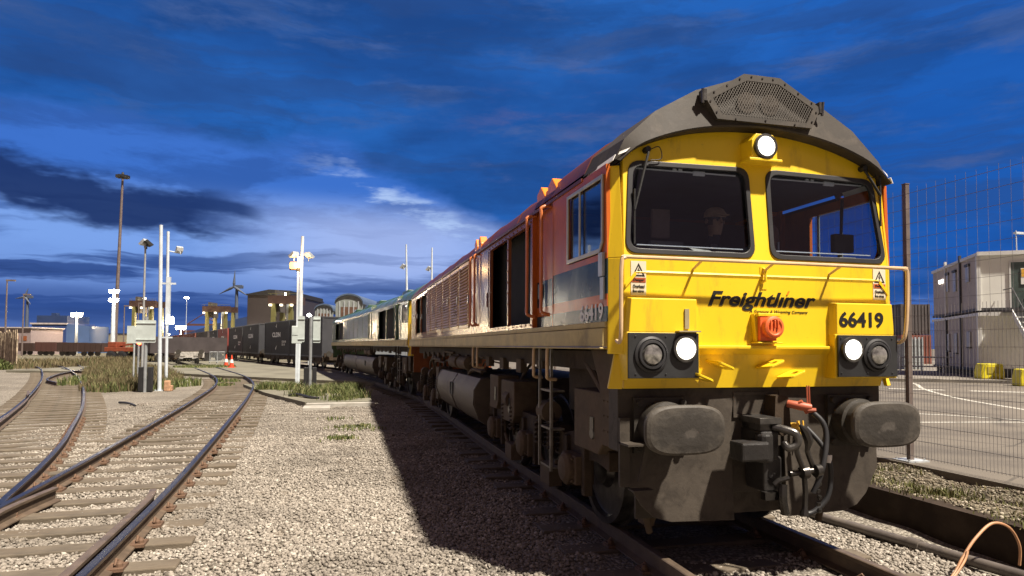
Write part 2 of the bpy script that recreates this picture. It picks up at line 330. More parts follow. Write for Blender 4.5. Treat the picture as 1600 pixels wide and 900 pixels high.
def make_loco(L, P, detail, name, label, group):
    """P: paint dict; y positions below are metres from the buffer faces"""
    k = (L-2.4)/(16-2.4); Y = lambda y: y if y < 2.4 else 2.4+(y-2.4)*k
    root = thing(name, label, 'locomotive', group=group)
    # --- yellow front, lower half
    Yf = .33
    f = MB(); f.plate([(-1.20, 1.67), (1.20, 1.67), (1.20, 2.33), (-1.20, 2.33)], [], lambda x, z: (x, Yf, z), (0, .05, 0))
    f.prism([(Yf-.035, 1.672), (Yf-.035, 1.647), (Yf+.02, 1.60), (Yf+.05, 1.60), (Yf+.05, 1.672)], 0, -1.2, 1.2)
    f.plate([(-1.17, 1.34), (1.17, 1.34), (1.20, 1.602), (-1.20, 1.602)], [], lambda x, z: (x, Yf+.02+(1.6-z)*.16, z), (0, .04, 0))
    for s in (-1, 1):
        f.prism([(1.20*s, Yf), (1.20*s, Yf+.05), (1.28*s, .46), (1.295*s, .41)], 2, 1.602, 2.33)
        f.prism([(1.20*s, Yf+.02), (1.20*s, Yf+.06), (1.28*s, .46), (1.295*s, .41)], 2, 1.34, 1.602, [(1.17*s, Yf+.06), (1.17*s, Yf+.10), (1.21*s, .50), (1.225*s, .44)])
    f.build('nose_panel', P['nose'], root, bevel=.006)
    # --- yellow windscreen surround with two real openings
    wl = [(-1.12, 2.99), (-1.15, 2.40), (-.11, 2.40), (-.125, 3.065), (-1.08, 3.065)]
    def win(s, g=0):
        a = [(1.115+g, 3.085+g), (.09-g, 3.10+g), (.08-g, 2.375-g), (1.175+g, 2.375-g)]
        q = rpoly([(x*s, z) for x, z in (a if s > 0 else a[::-1])], .10+g*.5); return q
    fn = lambda x, z: (x, Yf+.0+(z-2.33)*.105, z)
    up = MB(); up.plate([(-1.20, 2.33), (1.20, 2.33)]+[q for q in mir(ARCH) if abs(q[0]) <= 1.2], [win(-1), win(1)], fn, (0, .05, 0))
    for s in (-1, 1):
        up.prism([(1.20*s, Yf), (1.20*s, Yf+.05), (1.28*s, .48), (1.295*s, .41)], 2, 2.33, 3.05, [(1.20*s, Yf+.0756), (1.20*s, Yf+.1256), (1.265*s, .50), (1.265*s, .45)])
    up.build('windscreen_surround', P['nose'], root, bevel=.005)
    for s in (-1, 1):
        ws = MB(); ws.plate(win(s, .006), [], lambda x, z: (x, Yf+.02+(z-2.33)*.105, z), (0, .008, 0)); ws_o = ws.build('windscreen', wglass, root)
        se = MB(); se.plate(win(s, .012), [win(s, -.028)], lambda x, z: (x, Yf-.012+(z-2.33)*.105, z), (0, .03, 0)); se.build('window_seal', rubber, ws_o, bevel=.004)
        if detail:
            tr = MB(); c = .61*s
            tr.box(c-.44, c+.44, Yf+.11, Yf+.12, 3.043, 3.052); tr.box(c+.06, c+.16, Yf+.105, Yf+.12, 3.025, 3.058); tr.box(c-.12, c-.09, Yf+.105, Yf+.12, 3.048, 3.066); tr.box(c-.07, c-.04, Yf+.105, Yf+.12, 3.048, 3.066)
            tr.build('blind_rail', white, ws_o); tr = MB(); tr.box(c-.46, c+.46, Yf+.045, Yf+.06, 2.435, 2.443); tr.build('sill_strip', white, ws_o)
            wp = MB(); a = Vector((1.02*s if s > 0 else -.98, Yf+.09, 3.18)); b = Vector((1.16*s if s > 0 else -1.10, Yf+.02, 2.70 if s < 0 else 2.95))
            wp.tube([a+Vector((0, -.03, 0)), a+Vector((.0, -.06, -.03)), b], .011, 6); wp.tube([a, a+Vector((0, -.06, 0))], .025, 8)
            wp.tube([b+Vector((0, 0, .16)), b+Vector((0, .005, -.26))], .009, 6)
            wp.tube(bez([a+Vector((.02, -.02, .0)), a+Vector((.10, -.04, .03)), a+Vector((.12, -.04, -.06)), a+Vector((.03, -.04, -.08))], 6), .004, 5)
            wp.build('wiper', blk, root, smooth=True)
    # --- grey roof visor
    A, B = mir(ARCH), mir(ROOF); v = MB(); n = len(A)
    rings = [[(x, .46, z) for x, z in A], [(x, .32, z) for x, z in A], [(x, .31, z+.012) for x, z in A], [(x, .38, z) for x, z in B], [(x*1.035, .95, z) for x, z in B], [(x*.99, .95, z-.05) for x, z in B]]
    for i in range(len(rings)-1): v.add(rings[i]+rings[i+1], [(j, j+1, n+j+1, n+j) for j in range(n-1)])
    v.build('roof_visor', P['visor'], root, smooth=True).data.set_sharp_from_angle(angle=R(14))
    if detail:
        for s in (-1, 1):
            tp = MB(); tp.add([(1.15*s, .317, 3.165), (1.225*s, .343, 3.135), (1.238*s, .346, 3.11), (1.185*s, .317, 3.13)], [(0, 1, 2, 3)])
            tp.prism([(1.285*s, 3.062), (1.262*s, 3.11), (1.257*s, 3.107), (1.280*s, 3.06)], 1, .34, .9); tp.build('white_tape', white, root)
    # horn box with mesh
    if detail:
        H = [(.43, 3.44), (.53, 3.62), (.165, 3.84)]; HH = H+[(-x, z) for x, z in H[::-1]]
        g = .055; I = [(.385, 3.48), (.457, 3.608), (.145, 3.785)]; II = I+[(-x, z) for x, z in I[::-1]]
        hb = MB(); hb.plate(HH, [II], lambda x, z: (x, .275+(z-3.4)*.10, z), (0, .02, 0))
        nn = len(HH)
        for (a, b) in ((0, 0),):
            F_ = [(x, .293+(z-3.4)*.10, z) for x, z in HH]; Bk = [(x*1.02, .60, z-.01) for x, z in HH]
            hb.add(F_+Bk, [(i, (i+1) % nn, nn+(i+1) % nn, nn+i) for i in range(nn)])
        for i in range(nn):
            a, b = Vector(HH[i]), Vector(HH[(i+1) % nn]); c = Vector((0, 3.64)); m_ = 3 if (b-a).length > .3 else 2
            for j in range(m_):
                q = a.lerp(b, (j+.5)/m_); q = q+(c-q).normalized()*.022; hb.m = 1; hb.lathe([(0, .009), (.008, .007)], (q.x, .276+(q.y-3.4)*.10, q.y), (0, -1, 0), 7)
        hbo = hb.build('horn_box', [P['visor'], dsteel], root)
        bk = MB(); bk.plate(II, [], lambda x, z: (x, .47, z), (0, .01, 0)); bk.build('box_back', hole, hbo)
        ms = MB()
        def inside(x, z):
            x = abs(x)
            if z < 3.482 or x > .455: return False
            if z < 3.608: return x < .385+(z-3.48)/.128*.072
            return x < .457-(z-3.608)/.177*.312
        fx = lambda x, z: (x, .279+(z-3.4)*.10, z)
        st = .024
        for d in (-1, 1):
            for c_ in np.arange(-1.2, 1.2, st*1.0):
                seg = []
                for z in np.arange(3.48, 3.786, .006):
                    x = c_+d*(z-3.48)*.62
                    if inside(x, z): seg.append(fx(x, z))
                    elif len(seg) > 1: break
                if len(seg) > 1: ms.tube([seg[0], seg[-1]], .0022, 4, cap=False)
        ms.build('wire_mesh', mat('mesh_wire', (.10, .088, .075), .6), hbo)
        for x in (-.14, .07):
            hn = MB(); hn.lathe([(0, .085), (.02, .08), (.08, .045), (.14, .02), (.2, .015)], (x, .32, 3.61), (0, 1, 0), 20); hn.lathe([(0, .05), (.01, .04)], (x, .318, 3.61), (0, 1, 0), 16); hn.build('horn', mat('horn_metal', (.14, .12, .10), .4, metal=.5), hbo, smooth=True)
        for s in (-1, 1):
            lt = MB(); lt.box(.53*s-.015, .53*s+.015, .29, .36, 3.58, 3.67); lt.tube([(.545*s, .30, 3.56), (.55*s, .29, 3.67)], .012, 6); lt.build('latch', dsteel, hbo)
    # top headlamp pod
    pod = MB(); o = [(.115, 3.155), (.115, 3.305), (.075, 3.36), (-.075, 3.36), (-.115, 3.305), (-.115, 3.155)]
    pod.prism(o, 1, .295, .47, [(x*1.25, z) for x, z in o]); pod.box(-.15, .15, .275, .47, 3.135, 3.16); po = pod.build('headlamp_pod', P['nose'], root, bevel=.006)
    def lamp(x, z, y, r, mt, ring=dsteel, nm='headlamp'):
        l = MB(); l.lathe([(-.004, r*.94), (-.02, r*.9), (-.03, r*.6), (-.034, .004)], (x, y, z), (0, 1, 0), 28); lo = l.build(nm, mt, root, smooth=True)
        if mt is lampw: gw = MB(); gw.lathe([(-.010, r+.010), (-.019, r-.004), (-.0185, r-.012), (-.004, r-.01)], (x, y, z), (0, 1, 0), 28); gw.build('lens_edge', mat('lamp_glow_edge', (.8, .8, .7), .4, em=(1, .93, .75), ems=.42), lo)
        rg = MB(); rg.lathe([(0.01, r+.022), (-.02, r+.02), (-.022, r+.002), (0.004, r-.002)], (x, y, z), (0, 1, 0), 28); rg.build('lamp_rim', ring, lo, smooth=True); return lo
    lamp(0, 3.257, .29, .080, lampw if detail else dglass)
    # light boxes
    for s in (-1, 1):
        hx = MB(); hx.prism([(.63*s, 1.765), (.63*s, 2.02), (1.17*s, 2.02), (1.19*s, 1.765)], 1, .262, .335, [(.60*s, 1.76), (.61*s, 2.03), (1.18*s, 2.03), (1.20*s, 1.76)])
        hx.box(min(.61*s, 1.205*s), max(.61*s, 1.205*s), .262, .42, 1.41, 1.768); hx.build('lamp_housing', P['nose'], root, bevel=.006)
        pb = MB(); pb.box(min(.625*s, 1.20*s), max(.625*s, 1.20*s), .243, .261, 1.425, 1.762)
        for bx in (.65, .90, 1.145):
            for bz in (1.455, 1.735): pb.lathe([(0, .008), (.006, .006)], (bx*s, .242, bz), (0, -1, 0), 8)
        pbo = pb.build('lamp_panel', mat('lamp_panel_black', (.020, .021, .022), .45, var=.3), root, bevel=.004)
        lamp(.745*s, 1.645, .235, .082, lampw if detail else dglass)
        mk = MB(); c = (1.02*s if s < 0 else .99, .24, 1.60)
        mk.lathe([(0, .135), (.012, .135), (.02, .118), (.012, .112), (.03, .105), (.032, .088), (.01, .085)], c, (0, -1, 0), 32); mko = mk.build('marker_lamp', rubber, pbo, smooth=True)
        ml = MB(); ml.lathe([(.012, .083), (.035, .07), (.045, .03), (.047, .004)], c, (0, -1, 0), 28); ml.build('lens', dglass, mko, smooth=True)
    # handrail across the nose
    hr = MB()
    hr.tube(bez([(-1.27, .30, 1.70), (-1.28, .20, 1.74), (-1.275, .20, 2.24), (-1.24, .20, 2.31), (-1.15, .20, 2.315), (0, .19, 2.315), (1.15, .20, 2.315), (1.235, .20, 2.31), (1.27, .20, 2.24), (1.235, .20, 1.76), (1.21, .30, 1.71)], 8), .0145, 8)
    for x in (-.62, 0, .62): hr.tube([(x, .33, 2.30-.04), (x, .19, 2.315)], .011, 6)
    hr.build('front_handrail', P['frail'], root, smooth=True)
    if detail:
        text('operator_lettering', 'Freightl\u0131ner', .98, .152, ink, root, (-.005, Yf-.003, 1.945), shear=.32, off=.028)
        text('tagline_lettering', 'A Genesee & Wyoming Company', .54, .030, ink, root, (.14, Yf-.003, 1.925), shear=.25, off=.004)
        ac = MB(); ac.prism([(.208, 2.080), (.224, 2.080), (.240, 2.112), (.228, 2.112)], 1, Yf-.006, Yf-.002); ac.build('orange_accent', oran, root)
        text('front_number', '66419', .43, .128, ink, root, (.865, .259, 1.825), off=.03)
        for x, z in ((-1.08, 2.045), (1.11, 2.06)):
            sg = MB(); sg.box(x-.062, x+.062, Yf-.004, Yf-.001, z, z+.26); so = sg.build('warning_label', mat('label_white', (.66, .60, .46), .5, var=.1), root)
            tr = MB(); tr.plate([(x-.052, z+.145), (x+.052, z+.145), (x, z+.245)], [[(x-.036, z+.155), (x+.036, z+.155), (x, z+.225)]], lambda a, b: (a, Yf-.006, b), (0, .001, 0))
            tr.add([(x+.004, Yf-.0065, z+.217), (x-.013, Yf-.0065, z+.186), (x-.001, Yf-.0065, z+.188), (x-.005, Yf-.0065, z+.160), (x+.014, Yf-.0065, z+.192), (x+.002, Yf-.0065, z+.190)], [(0, 1, 2, 5), (2, 3, 4, 5)])
            tr.build('lightning_triangle', ink, so)
            rd = MB(); rd.box(x-.058, x+.058, Yf-.0065, Yf-.005, z+.098, z+.134); rd.build('red_band', mat('label_red', (.45, .10, .03), .5), so)
            text('danger_lettering', 'Danger', .09, .024, ink, so, (x, Yf-.008, z+.103), off=.02)
            text('danger_lettering', 'Overhead\nlive wires', .095, .062, ink, so, (x, Yf-.007, z+.020), off=.02)
        hw = MB(); hw.prism([(.05, 1.70), (.095, 1.92), (-.12, 1.92), (-.10, 1.70)], 1, .28, .335); hw.box(-.11, .09, .24, .335, 1.90, 1.925); hw.box(-.12, .10, .23, .335, 1.690, 1.700); hw.build('socket_mount', P['nose'], root, bevel=.004)
        sk = MB(); sk.box(-.09, .055, .245, .282, 1.71, 1.90); sk.lathe([(0, .088), (.05, .086), (.058, .07), (.06, .06), (.052, .055), (.05, .004)], (.005, .25, 1.815), (0, -1, 0), 24)
        sk.box(-.04, -.028, .185, .196, 1.80, 1.87); sk.box(.022, .034, .185, .196, 1.80, 1.87); sk.box(-.004, .008, .185, .196, 1.81, 1.87); sk.build('jumper_socket', sock, root, smooth=True, bevel=.003)
        # lamp bracket strip on left housing
        br = MB(); br.box(-.735, -.700, .250, .262, 1.795, 1.945); br.box(-.81, -.63, .20, .262, 1.770, 1.780); br.build('lamp_iron', mat('bare_metal_strip', (.42, .36, .22), .5, metal=.2), root)
        ye = MB()
        ye.tube([(-.02, .335, 2.17), (.0, .30, 2.19), (.0, .30, 2.27), (-.005, .335, 2.29)], .012, 6); ye.box(-.03, .03, .325, .335, 2.12, 2.30); ye.build('centre_bracket', P['nose'], root)
        for s in (-1, 1):     # raised ridges below the handrail
            rb = MB(); rb.prism([(1.10*s, 2.20), (1.19*s, 2.10), (1.19*s, 2.13), (1.11*s, 2.225)], 1, .318, .33); rb.build('nose_ridge', P['nose'], root)
        rl = MB(); rl.prism([(.322, 2.222), (.330, 2.235), (.330, 2.20)], 0, -1.1, 1.1); rl.build('nose_crease', P['nose'], root)
    # tow eyes
    for x, z, s in ((-.42, 1.515, -1), (.02, 1.515, 1), (-.60, 1.425, -1), (.21, 1.435, 1)):
        e = MB(); e.plate(rpoly([(-.085, .0), (.085, .0), (.085, -.16), (-.05, -.16)], .03, 3), [[(.0+.03*math.cos(t)+.02, -.095+.03*math.sin(t)) for t in np.arange(0, 6.2, .6)]], lambda a, b: (x+a*.97, .37+b*1.05, z+s*a*.38-.0), (0, 0, .018))
        e.build('lashing_eye', P['nose'], root, bevel=.003)
    # --- buffer beam, plough
    bb = MB(); bb.box(-1.20, 1.20, .44, .62, .86, 1.338)
    bb.build('buffer_beam', plough_m if detail else under, root, bevel=.006)
    pl = MB()
    for s in (-1, 1):
        o = [(1.16*s, 1.332), (1.15*s, .66), (1.02*s, .45), (.92*s, .36), (.78*s, .318), (.24*s, .305), (.24*s, 1.05), (.20*s, 1.332)]
        pl.plate(o, [], lambda x, z: (x, .432-(1.34-z)*.05+abs(x)*.02, z), (0, .02, 0))
    pl.plate([(-.24, 1.332), (.24, 1.332), (.24, .5), (-.24, .5)], [[(-.19, 1.125), (-.19, 1.275), (.16, 1.275), (.16, 1.125)]], lambda x, z: (x, .47, z), (0, .02, 0))
    pl.box(-.98, .98, .60, .63, .30, 1.3)
    pl.build('snow_plough', plough_m, root, bevel=.004)
    cf = MB(); cf.plate([(-.215, 1.10), (-.215, 1.30), (.185, 1.30), (.185, 1.10)], [[(-.19, 1.125), (-.19, 1.275), (.16, 1.275), (.16, 1.125)]], lambda x, z: (x, .425, z), (0, .05, 0)); cf.box(-.18, .15, .60, .61, 1.12, 1.29); cf.build('coupler_pocket', plough_m, root)
    for s in (-1, 1):
        b = MB(); X_ = .865*s
        b.lathe([(0, .19), (.16, .19), (.17, .165), (.40, .155), (.42, .12)], (X_, .44, 1.055), (0, -1, 0), 28); b.box(X_-.22, X_+.22, .395, .432, .85, 1.27)
        for qx in (-.18, .18):
            for qz in (.89, 1.23): b.lathe([(0, .028), (.03, .025)], (X_+qx, .395, qz), (0, -1, 0), 7)
        bo = b.build('buffer', buffm, root, smooth=True)
        h = MB(); ringp = []
        for (yy, sc) in ((.075, .55), (.06, .93), (.045, .99), (.02, 1.0), (.006, .975), (-.004, .9), (-.010, .6), (-.012, .25)):
            ringp.append([(X_+.315*sc*abs(math.cos(t))**.62*(1 if math.cos(t) > 0 else -1), yy, 1.068+.178*sc*abs(math.sin(t))**.66*(1 if math.sin(t) > 0 else -1)) for t in [2*math.pi*i/44 for i in range(44)]])
        for i in range(len(ringp)-1): h.add(ringp[i]+ringp[i+1], [(j, (j+1) % 44, 44+(j+1) % 44, 44+j) for j in range(44)])
        h.add(ringp[0], [tuple(range(44))]); h.add(ringp[-1], [tuple(range(44))]); h.build('buffer_head', MATS.get('worn_buffer_face', buffm), bo, smooth=True)
    if detail:
        # knuckle coupler swung aside, hook and screw coupling
        kc = MB(); kc.box(-.34, -.10, .12, .30, .80, .945); kc.box(-.14, .02, .18, .46, .80, 1.02); kc.lathe([(0, .07), (.22, .07)], (-.09, .22, .78), (0, 0, 1), 14); kc.box(-.10, .06, .20, .45, .55, .82)
        kc.build('knuckle_coupler', mat('coupler_black', (.022, .02, .019), .45, var=.4, bump=.2), root, bevel=.018)
        hk = MB(); hk.box(-.16, .03, .16, .46, 1.075, 1.12); hk.box(-.13, .0, .20, .44, 1.02, 1.075); hk.tube([(-.08, .26, .9), (-.08, .26, 1.02)], .035, 10)
        hk.tube(bez([(-.02, .20, 1.05), (.05, .12, 1.03), (.10, .08, 1.0), (.10, .08, .93), (.04, .10, .90), (.03, .14, .94)], 5), [.03]*25+[.022], 10); hk.build('draw_hook', dsteel, root, smooth=True, bevel=.006)
        sc = MB()
        for ox, oy in ((.0, 0), (.115, .03)):
            sc.tube(bez([(.07+ox, .10+oy, 1.03), (.095+ox, .07+oy, .96), (.10+ox, .08+oy, .87), (.15+ox, .09+oy, .76), (.175+ox, .10+oy, .72)], 6), [.017]*12+[.02]*13, 8)
        sc.tube([(.155, .11, 1.07), (.19, .10, 1.02), (.22, .10, .95), (.21, .10, .88)], [.012, .035, .035, .014], 8)
        sc.tube([(.07, .13, .70), (.34, .10, .73)], .024, 10); sc.lathe([(0, .045), (.05, .05), (.06, .03)], (.15, .1, .71), (1, 0, .1), 12); sc.lathe([(0, .05), (.05, .045)], (.27, .1, .72), (1, 0, .1), 12)
        sc.tube([(.06, .13, .67), (-.02, .14, .65), (-.05, .15, .62)], .02, 8); sc.tube(bez([(.19, .12, .70), (.20, .12, .55), (.19, .12, .38)], 5), [.02]*9+[.032, .034], 8)
        sc.tube(bez([(.02, .14, .62), (.01, .13, .50), (.03, .13, .40)], 5), .032, 8); sc.box(-.12, .0, .16, .22, .50, .56)
        for i in range(6): sc.lathe([(0, .016), (.02, .02), (.03, .012)], (.30+.012*(i % 2), .10, .68-.05*i), (0, .3, -1), 8)
        sc.build('screw_coupling', mat('coupling_steel', (.07, .065, .06), .3, metal=.75, var=.4), root, smooth=True)
        rc = MB(); rc.tube([(.19, .30, 1.215), (.25, .22, 1.20), (.32, .20, 1.19)], [.03, .034, .03], 10); rc.tube([(.24, .22, 1.24), (.30, .21, 1.15)], .02, 8); rc.tube([(.33, .22, 1.18), (.34, .24, 1.36)], .006, 5); rc.tube([(.31, .22, 1.20), (.32, .24, 1.36)], .006, 5); rc.tube([(.29, .20, 1.17), (.345, .17, 1.17)], .018, 8)
        rc.build('brake_pipe_cock', mat('cock_red', (.36, .085, .04), .5, var=.3), root, smooth=True)
        hz_ = MB(); hz_.tube(bez([(.33, .18, 1.15), (.38, .14, 1.08), (.395, .12, .98), (.36, .10, .82), (.31, .10, .66), (.27, .12, .55)], 6), .021, 10); hz_.build('brake_hose', rubber, root, smooth=True)
        hz2 = MB(); hz2.tube(bez([(.36, .30, 1.02), (.43, .22, .90), (.47, .18, .77), (.48, .18, .62), (.44, .18, .48), (.33, .2, .38), (.24, .22, .37)], 6), .02, 10); h2 = hz2.build('main_hose', rubber, root, smooth=True)
        rg = MB(); rg.lathe([(-.03, .026), (.03, .026)], (.465, .185, .79), (.1, 0, 1), 12); rg.build('white_band', white, h2)
        yc = MB(); yc.tube([(.20, .38, 1.03), (.27, .30, 1.03), (.29, .28, .99)], [.03, .036, .02], 8); yc.tube([(.33, .36, 1.07), (.335, .34, .93)], .012, 6); yc.tube([(.375, .36, 1.07), (.37, .34, .95)], .007, 6); yc.build('yellow_cock', mat('cock_yellow', (.75, .45, .05), .45, var=.15), root, smooth=True)
        dk = MB(); dk.prism(rpoly([(.08, 1.29), (.20, 1.27), (.22, 1.0), (.14, .95), (.07, 1.05)], .03, 3), 1, .30, .44); dk.build('hose_bracket', under, root)
        stp = MB(); stp.box(-1.20, -1.02, .25, .42, .925, .94); stp.prism([(-1.04, .92), (-1.0, .92), (-1.07, .66), (-1.10, .66)], 1, .30, .32); stp.box(-1.16, -1.0, .24, .34, .595, .605); stp.box(-1.2, -1.12, .40, .43, .60, 1.12); stp.build('corner_step', plough_m, root)
    # --- sides
    for s in (-1, 1):
        X_ = 1.30*s; fx = lambda y, z: (X_, y, z); th = (-.03*s, 0, 0); cs = MB()
        for i, (z0, z1) in enumerate(((1.85, 1.965), (1.965, 2.06), (2.06, 2.33))):
            cs.m = (0, 1, 0)[i]; cs.plate([(.41, z0), (1.74, z0), (1.74, z1), (.41, z1)], [], fx, th)
        cs.m = 1
        wo_ = rpoly([(.55, 2.43), (.515, 2.50), (.515, 2.96), (1.36, 2.96), (1.36, 2.40), (.70, 2.40)], .02, 2) if s > 0 else rpoly([(.53, 2.40), (.49, 2.48), (.49, 2.975), (1.30, 2.975), (1.28, 2.38), (.58, 2.38)], .015, 2)
        cs.plate([(.41, 2.33), (1.74, 2.33), (1.74, 3.06), (.43, 3.06)], [wo_], fx, th)
        cso = cs.build('cab_side', [P['low'], P['cab']], root)
        wf = MB(); c0, c1 = (.465, 1.30)
        wf.plate([(c0+.06, 2.385), (c0, 2.46), (c0, 2.99), (c1, 2.99), (c1, 2.385)], [[(c0+.07, 2.42), (c0+.03, 2.47), (c0+.03, 2.96), (.965, 2.96), (.965, 2.42)], [(.99, 2.42), (.99, 2.96), (c1-.03, 2.96), (c1-.03, 2.42)]], lambda y, z: (X_+.004*s, y, z), (.014*s, 0, 0))
        wfo = wf.build('window_frame', mat('window_frame_metal', (.50, .46, .34), .35, metal=.3, var=.15), cso, bevel=.003)
        gl = MB(); gl.box(X_-.012*s-.003, X_-.012*s+.003, .47, 1.30, 2.39, 2.98); gl.build('side_window', sglass if detail else mat('side_glass_dark', (.02, .03, .05), .06, coat=1, var=0), cso)
        # cab door recess
        dr = MB(); Xd = 1.245*s
        for i, (z0, z1) in enumerate(((1.66, 1.965), (1.965, 2.06), (2.06, 2.33), (2.33, 3.1))): dr.m = (0, 1, 0, 1)[i]; dr.plate([(1.74, z0), (2.47, z0), (2.47, z1), (1.74, z1)], [], lambda y, z: (Xd, y, z), (-.03*s, 0, 0))
        dr.m = 1; dr.box(min(Xd, X_), max(Xd, X_), 1.735, 1.755, 1.85, 3.06); dr.box(min(Xd, X_), max(Xd, X_), 2.45, 2.475, 1.85, 3.06)
        dr.m = 2; dr.box(min(Xd, Xd+.006*s), max(Xd, Xd+.006*s), 1.84, 1.90, 2.55, 2.95); dr.box(min(Xd, Xd+.03*s), max(Xd, Xd+.03*s), 2.28, 2.32, 2.15, 2.3)
        dr.build('cab_door', [P['low'], P['cab'], rubber], root)
        for yy in (1.93, 2.45, Y(5.45), Y(5.78)):
            q = MB(); a = 1.36*s if yy < 3 else 1.34*s
            q.tube(bez([(1.26*s, yy, 3.05), (a, yy, 3.02), (a, yy, 2.9), (a, yy, 2.1), (a, yy, 2.0), (1.27*s, yy, 1.965)], 5), .017, 8); q.build('handrail', P['srail'], root, smooth=True)
        for yy in (1.95, 2.42, Y(5.45), Y(5.78)):
            q = MB(); q.tube(bez([(1.28*s, yy, 1.66), (1.29*s, yy, 1.60), (1.29*s, yy, 1.40), (1.27*s, yy+.03, 1.34), (1.18*s, yy+.05, 1.33)], 5), .017, 8); q.build('step_handrail', tan if detail else under, root, smooth=True)
        for yy, w_ in ((1.80, .28), (2.18, .28), (Y(5.42), .2), (Y(5.72), .2)):
            q = MB(); q.prism([(yy, 3.06), (yy, 3.21), (yy+w_*.5, 3.33), (yy+w_, 3.27), (yy+w_, 3.06)], 0, 1.14*s, 1.25*s); q.build('roof_grab', P['grab'], root, bevel=.01)
        # engine room side
        bs = MB(); y_end = Y(15.6)
        holes = [[(Y(2.52), 1.90), (Y(2.52), 2.97), (Y(4.56), 2.97), (Y(4.56), 1.90)], [(Y(11.8), 2.0), (Y(11.8), 2.93), (Y(14.3), 2.93), (Y(14.3), 2.0)]]
        bs.plate([(2.475, 1.85), (y_end, 1.85), (y_end, 3.06), (2.475, 3.06)], holes, lambda y, z: (1.285*s, y, z), th)
        bso = bs.build('engine_side', P['body'], root)
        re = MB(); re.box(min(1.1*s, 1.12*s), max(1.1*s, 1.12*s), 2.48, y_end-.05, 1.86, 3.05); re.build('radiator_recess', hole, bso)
        for (a, b, z0, z1) in ((2.52, 4.56, 1.90, 2.97), (11.8, 14.3, 2.0, 2.93)):
            fr_ = MB(); fr_.plate([(Y(a)-.04, z0-.04), (Y(a)-.04, z1+.04), (Y(b)+.04, z1+.04), (Y(b)+.04, z0-.04)], [[(Y(a), z0), (Y(a), z1), (Y(b), z1), (Y(b), z0)]], lambda y, z: (1.289*s, y, z), (.012*s, 0, 0))
            mid = (Y(a)+Y(b))/2; fr_.box(min(1.26*s, 1.30*s), max(1.26*s, 1.30*s), mid-.025, mid+.025, z0, z1)
            for t in np.linspace(z0, z1, 9): fr_.lathe([(0, .012), (.01, .008)], (1.30*s, mid, t), (s, 0, 0), 6)
            for t in np.linspace(Y(a), Y(b), 12):
                fr_.lathe([(0, .012), (.01, .008)], (1.301*s, t, z1+.02), (s, 0, 0), 6); fr_.lathe([(0, .012), (.01, .008)], (1.301*s, t, z0-.02), (s, 0, 0), 6)
            fr_.build('opening_frame', P['body'], bso)
        if s < 0 or detail:
            pn = [(6.15, 7.05), (7.12, 8.02), (8.09, 8.99), (9.06, 9.96), (10.03, 10.8), (10.87, 11.65)]
            for i, (a, b) in enumerate(pn):
                lv = MB(); a, b = Y(a), Y(b)
                lv.plate([(a, 1.95), (b, 1.95), (b, 3.03), (a, 3.03)], [[(a+.04, 2.0), (a+.04, 2.98), (b-.04, 2.98), (b-.04, 2.0)]], lambda y, z: (1.288*s, y, z), (.014*s, 0, 0))
                for z in np.arange(2.01, 2.97, .052):
                    lv.prism([(1.282*s, z+.046), (1.292*s, z+.05), (1.318*s, z+.006), (1.312*s, z), (1.286*s, z+.01)], 1, a+.045, b-.045)
                lv.build('louvre_panel', P['louvre'], bso)
            pd = MB(); pd.box(min(1.287*s, 1.296*s), max(1.287*s, 1.296*s), Y(4.68), Y(5.25), 1.93, 2.98); pd.box(min(1.287*s, 1.31*s), max(1.287*s, 1.31*s), Y(4.72), Y(4.76), 2.2, 2.4); pd.box(1.287*s-.012, 1.287*s+.012, Y(5.0), Y(5.03), 2.25, 2.4); pd.build('equipment_door', P['body2'], bso, bevel=.003)
            for i in range(9 if detail else 0):
                hd = MB(); yy = Y(6.1+i*1.08); hd.box(min(1.30*s, 1.325*s), max(1.30*s, 1.325*s), yy-.02, yy+.02, 2.35+.05*(i % 3), 2.47+.05*(i % 3)); hd.build('door_catch', steel, bso)
        sb = MB(); sb.box(min(1.22*s, 1.325*s), max(1.22*s, 1.325*s), .44, y_end+.1, 1.655, 1.80); sb.box(min(1.22*s, 1.31*s), max(1.22*s, 1.31*s), .43, y_end+.1, 1.803, 1.85); sb.box(min(1.20*s, 1.345*s), max(1.20*s, 1.345*s), .44, y_end+.1, 1.637, 1.652)
        sb.build('solebar', P['sole'], root, bevel=.006)
        if detail:
            j = MB(); j.box(min(1.302*s, 1.325*s), max(1.302*s, 1.325*s), .45, .53, 2.20, 2.38); j.box(min(1.302*s, 1.315*s), max(1.302*s, 1.315*s), .45, .52, 2.02, 2.19); j.build('gauge_plate', galv, cso)
            num = text('side_number', '66419', .50, .135, whink, root, (1.304*s, .73, 1.862), rot=(R(90), 0, R(-90) if s < 0 else R(90)), off=.02)
    # roof
    rf = MB(); prof = mir(arc([(1.285, 3.06), (1.21, 3.22), (1.06, 3.345), (.8, 3.48), (.45, 3.62), (.16, 3.70), (0, 3.71)], 9)); yE = Y(15.6)
    nR = len(prof)
    def sect(y0, y1, sc=1, dz=0): rf.add([(x*sc, y0, z+dz) for x, z in prof]+[(x*sc, y1, z+dz) for x, z in prof], [(i, i+1, nR+i+1, nR+i) for i in range(nR-1)]+[tuple(range(nR)), tuple(range(2*nR-1, nR-1, -1))])
    sect(.94, 2.44, 1, .05); sect(2.44, yE)
    for yy in np.arange(3.2, yE-.3, 1.55): rf.prism([(x*1.004, z+.012) for x, z in prof]+[(x*.98, z-.03) for x, z in prof[::-1]], 1, yy, yy+.05)
    rf.build('roof', P['roof'], root, smooth=True)
    gt = MB()
    for s in (-1, 1): gt.box(min(1.27*s, 1.31*s), max(1.27*s, 1.31*s), .95, yE, 3.045, 3.075)
    gt.build('gutter', P['gutter'], root)
